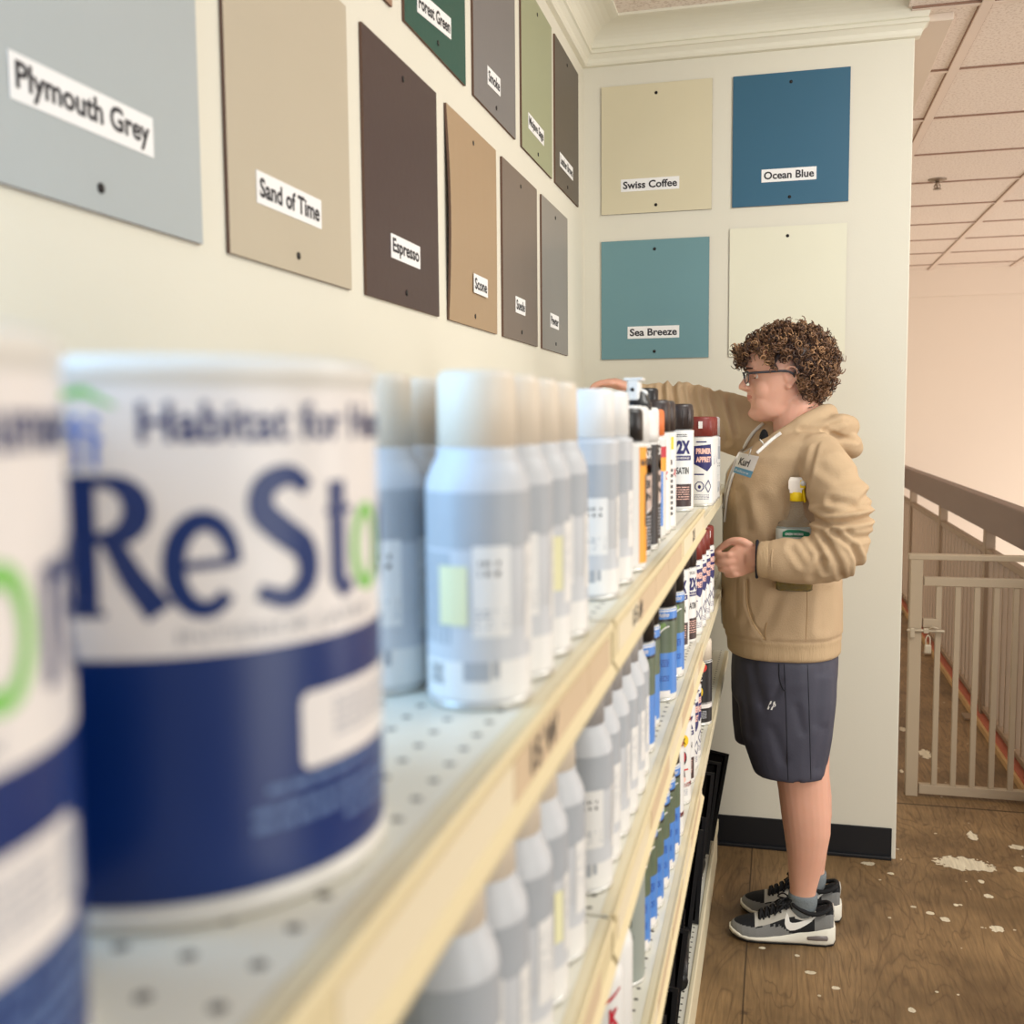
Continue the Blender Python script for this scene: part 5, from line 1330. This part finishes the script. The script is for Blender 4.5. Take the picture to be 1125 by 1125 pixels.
    for s2 in (-1, 1):
        lc.tube(smooth_path([W(.108, 0, .110), W(.128, s2*.016, .118), W(.142, s2*.024, .104), W(.122, s2*.016, .104), W(.110, 0, .108)], 4), .0020, M_sb, n=6)
        lc.tube(smooth_path([W(.112, 0, .110), W(.132, s2*.024, .100), W(.150, s2*.034, .082)], 4), .0020, M_sb, n=6)
    lc.build('laces', so)
    tg = MB(); tg.tube([W(.140, 0, .088), W(.118, 0, .104), W(.104, 0, .120), W(.098, 0, .128)], [(.020, .006), (.022, .006), (.023, .006), (.020, .004)], M_sb, n=14); tg.build('tongue', so)
    cl = MB(); pts = [(.104, .024, .106), (.088, .031, .098), (.062, .0335, .088), (.036, .032, .090), (.014, .022, .099), (.006, 0, .102)]
    pts = pts+[(a, -b, c) for a, b, c in pts[::-1][1:]]
    cl.tube(smooth_path([W(a, b, c) for a, b, c in pts], 3), .0060, M_sb, n=10); cl.build('padded_collar', so)
    ht = MB(); ht.tube([W(.000, 0, .072), W(-.002, 0, .090), W(.000, 0, .104)], [(.012, .0025), (.013, .0025), (.010, .002)], M_sl, n=12, up=(1, 0, 0)); ht.build('heel_tab', so)
    return so
s1 = shoe(.083, 2.812, 3, -1); s1['label'] = 'near black grey and white trainer'
s2 = shoe(.108, 2.957, 0, 1); s2['label'] = 'far trainer, partly hidden'
for (x, y) in ((.084, 2.813), (.113, 2.957)):
    mb = MB(); mb.loft([sup(x-.004, y, .034, .028, .070, 24, 2.1), sup(x-.002, y, .038, .0315, .09, 24, 2.1), sup(x, y, .0385, .0345, .105, 24, 2.1), sup(x+.001, y, .0385, .0360, .120, 24, 2.1), sup(x+.001, y, .0378, .0352, .130, 24, 2.1), sup(x+.001, y, .0355, .033, .131, 24, 2.1)], M_sock); mb.build('sock', person)

# --- glasses
mb = MB(); M_gl = mat('dark_grey_spectacle_frame', (58, 58, 64), .35)
for s_ in (-1, 1):
    fr = [(.0935, .010, .1270), (.0935, .024, .1285), (.090, .044, .1265), (.0885, .0485, .1190), (.0895, .044, .1040), (.0930, .026, .0985), (.0945, .013, .1030), (.0940, .009, .1150), (.0935, .010, .1270)]
    mb.tube(smooth_path([H(f, s_*l, z) for f, l, z in fr], 3), .0015, M_gl, n=8, ends=False)
    mb.tube([H(.0935, s_*.010, .1272), H(.0940, s_*.026, .1290), H(.0895, s_*.048, .1270)], [(.0018, .0024)]*3, M_gl, n=8)
    mb.tube(smooth_path([H(.0890, s_*.0495, .1235), H(.078, s_*.068, .1235), H(.040, s_*.0765, .1225), (H(-.002, s_*.079, .1210)), H(-.020, s_*.080, .112), H(-.028, s_*.078, .100)], 3), [(.0014, .0030)]*16, M_gl, n=8, up=(0, 0, 1))
mb.tube([H(.0940, -.010, .120), H(.0965, 0, .1225), H(.0940, .010, .120)], .0015, M_gl, n=8)
gl = mb.build('glasses', person)
mb = MB(); M_lens = mat('spectacle_lens', (235, 240, 245), .02, trans=1.0, ior=1.2)
for s_ in (-1, 1):
    mb = MB(); ring = [(.0935, .010, .1270), (.0935, .024, .1285), (.090, .044, .1265), (.0885, .0485, .1190), (.0895, .044, .1040), (.0930, .026, .0985), (.0945, .013, .1030), (.0940, .009, .1150)]
    a = [H(f, s_*l, z) for f, l, z in ring]; b = [H(f-.0012, s_*l, z) for f, l, z in ring]
    mb.add(a+b, [tuple(range(8)), tuple(range(15, 7, -1))]+[(i, 8+i, 8+(i+1) % 8, (i+1) % 8) for i in range(8)], M_lens); mb.build('lens', gl)

# --- hair: a close cap with coiled locks all over it
M_h1 = mat('dark_brown_hair', (66, 44, 34), .45); M_h2 = mat('brown_hair', (112, 80, 56), .4); M_h3 = mat('light_brown_hair', (168, 128, 92), .36)
hr = MB(); rr = random.Random(11)
HC = Vector((0.020, 2.886, 1.555))
def allowed(p):
    # p in world; face and ears stay clear
    q = p-HC
    u = q.normalized()
    x, z = p.x, p.z
    if z < 1.432: return False
    if x < -.062: return z > 1.572
    if x < -.028: return z > 1.572-(x+.062)*1.0
    if x < .000: return z > 1.542-(x+.028)*.6
    if x < .050: return z > 1.546 or abs(p.y-HC.y) < .03 and z > 1.50
    return z > 1.432+max(0, (.075-x))*2.2
capm = MB()
bm2 = bmesh.new(); bmesh.ops.create_icosphere(bm2, subdivisions=4, radius=1.0)
for v in bm2.verts:
    n_ = v.co.normalized(); v.co = Vector((HC.x+.006+n_.x*.100, HC.y+n_.y*.084, HC.z-.010+n_.z*(.098 if n_.z > 0 else .115)))
dl = [f for f in bm2.faces if not allowed(f.calc_center_median()+Vector((0.004, 0, -.004)))]
bmesh.ops.delete(bm2, geom=dl, context='FACES')
capm.bm(bm2, M_h1, True)
hair = capm.build('hair', person, fix=True); hair.modifiers.new('t', 'SOLIDIFY').thickness = .004
def coil(base, nrm, R0, turns, length, wire, m):
    a = nrm.orthogonal().normalized(); a.rotate(Matrix.Rotation(rr.uniform(0, 2*pi), 3, nrm)); b = nrm.cross(a)
    ax = (nrm*rr.uniform(.2, 1.0)+a*rr.uniform(-.9, .9)+Vector((0, 0, -.35))).normalized()
    e1 = ax.orthogonal().normalized(); e2 = ax.cross(e1); n = int(7*turns)+2; pts = []
    ph = rr.uniform(0, 6.28)
    for i in range(n):
        t = i/(n-1); ang = ph+turns*2*pi*t; rad = R0*(0.5+.5*t)
        pts.append(base+ax*(length*t)+e1*(rad*cos(ang))+e2*(rad*sin(ang)))
    hr.tube(pts, [(wire*1.7*(1-.6*i/(n-1)), wire*(1-.6*i/(n-1))) for i in range(n)], m, n=5, ends=False)
cnt = 0
while cnt < 1350:
    v = Vector((rr.gauss(0, 1), rr.gauss(0, 1), rr.gauss(0, 1))).normalized()
    lay = rr.choice((0.0, .008, .016, .022))
    rad = (Vector((.108, .088, .106)) if v.z > 0 else Vector((.108, .088, .118)))
    p = HC+Vector((.008+v.x*(rad.x+lay*.9), v.y*(rad.y+lay*.8), -.010+v.z*(rad.z-.010+lay*.7)))
    p += Vector((rr.uniform(-.003, .003), rr.uniform(-.003, .003), rr.uniform(-.003, .003)))
    if not allowed(p-Vector((0, 0, .006))): continue
    k = rr.random(); m_ = M_h1 if k < .40-.2*(lay > .01) else (M_h2 if k < .80 else M_h3)
    coil(p, v, rr.uniform(.0055, .0110), rr.uniform(.9, 1.7), rr.uniform(.008, .020), rr.uniform(.0013, .0021), m_); cnt += 1
# fringe locks falling over the forehead
for i in range(110):
    l_ = rr.uniform(-.055, .055); z_ = rr.uniform(.150, .205); f_ = .092+rr.uniform(-.004, .024)-abs(l_)*.35
    p = H(f_, l_, z_+rr.uniform(-.006, .006)); k = rr.random()
    coil(p, Vector((-1, 0, -.2)).normalized(), rr.uniform(.006, .012), rr.uniform(1.0, 1.8), rr.uniform(.006, .018), rr.uniform(.0012, .0019), M_h1 if k < .4 else (M_h2 if k < .8 else M_h3))
hr.build('curls', hair, fix=False)

# --- spray bottle held under the forearm: a thing of its own
BX, BY = 0.048, 2.697
t = thing('spray_bottle', (BX, BY, 0.970), 'clear trigger spray bottle with a yellow and white head, pinned between forearm and hoodie', 'spray bottle')
M_pet = mat('clear_bottle_plastic', (250, 252, 250), .05, trans=.96, ior=1.16)
M_liq = mat('yellowish_cleaning_liquid', (176, 150, 60), .1, trans=.6, ior=1.25)
M_frost = mat('frosted_label_film', (205, 208, 198), .45)
M_grn = mat('green_label_print', (24, 120, 84), .45); M_ybot = mat('yellow_trigger_plastic', (250, 214, 20), .35)
mb = MB()
B = [(.970, .040, .018), (.973, .045, .021), (1.02, .046, .0215), (1.09, .046, .0215), (1.128, .045, .021), (1.142, .040, .020), (1.152, .024, .019), (1.163, .019, .017), (1.180, .0155, .015), (1.192, .0135, .0135), (1.200, .0125, .0125)]
mb.loft([sup(BX+(0.004 if z > 1.15 else 0), BY, a, b, z, 32, 3.0 if z < 1.14 else 2.1) for z, a, b in B], M_pet); mb.build('bottle', t)
mb = MB(); mb.loft([sup(BX, BY, a-.002, b-.002, z, 32, 3.0) for z, a, b in ((.972, .040, .018), (.975, .045, .021), (1.030, .046, .0215))], M_liq); mb.build('liquid', t)
mb = MB(); mb.loft([sup(BX, BY, .0466, .0221, z, 40, 3.0) for z in (1.034, 1.128)], M_frost, caps=False)
def lab(x, z, k=1): return (BX+x, BY-.0222-.0004*k, z)
mb.add([lab(-.030, 1.108), lab(.040, 1.108), lab(.034, 1.120), (lab(.010, 1.126)), lab(-.018, 1.126), lab(-.030, 1.120)], [(0, 1, 2, 3, 4, 5)], M_grn)
put_text(mb, 'GREEN WORKS', .044, .006, lambda x, y: lab(-.024+x, 1.112+y, 2), M_label, bold=.03)
mb.add([lab(-.030, 1.000), lab(.040, 1.000), lab(.040, 1.016), lab(-.020, 1.016)], [(0, 1, 2, 3)], M_label); mb.build('label', t)
mb = MB(); cx = BX+.003
mb.lathe([(.0150, 1.196), (.0165, 1.198), (.0165, 1.216), (.0150, 1.219)], M_ybot, (cx, BY, 0), 24)
mb.build('screw_collar', t)
mb = MB()
mb.loft([[(cx+x, BY+y, z) for x, y in ((-.017, -.012), (.012, -.012), (.012, .012), (-.017, .012))] for z in (1.217, 1.224)]+[[(cx+x, BY+y, z) for x, y in ((-.020, -.012), (.016, -.012), (.016, .012), (-.020, .012))] for z in (1.228, 1.247)]+[[(cx+x, BY+y, z) for x, y in ((-.016, -.009), (.018, -.009), (.018, .009), (-.016, .009))] for z in (1.256,)], mat('white_trigger_shell', (238, 228, 216), .4), smooth=False)
mb.build('head_shell', t)
mb = MB(); mb.box((cx+.006, BY-.0125, 1.228), (cx+.021, BY+.0125, 1.250), M_ybot, .003); mb.build('nozzle_block', t)
mb = MB(); mb.tube([(cx+.019, BY, 1.241), (cx+.028, BY, 1.241)], .0085, M_white, n=16, ends=False); mb.tube([(cx+.015, BY-.012, 1.242), (cx+.015, BY-.0145, 1.242)], .007, M_white, n=16, ends=False)
mb.build('nozzle', t)
mb = MB(); mb.tube(smooth_path([(cx+.014, BY, 1.232), (cx+.017, BY, 1.215), (cx+.020, BY, 1.196)], 3), [(.0085, .004)]*7, M_ybot, n=12, up=(1, 0, 0)); mb.build('trigger', t)
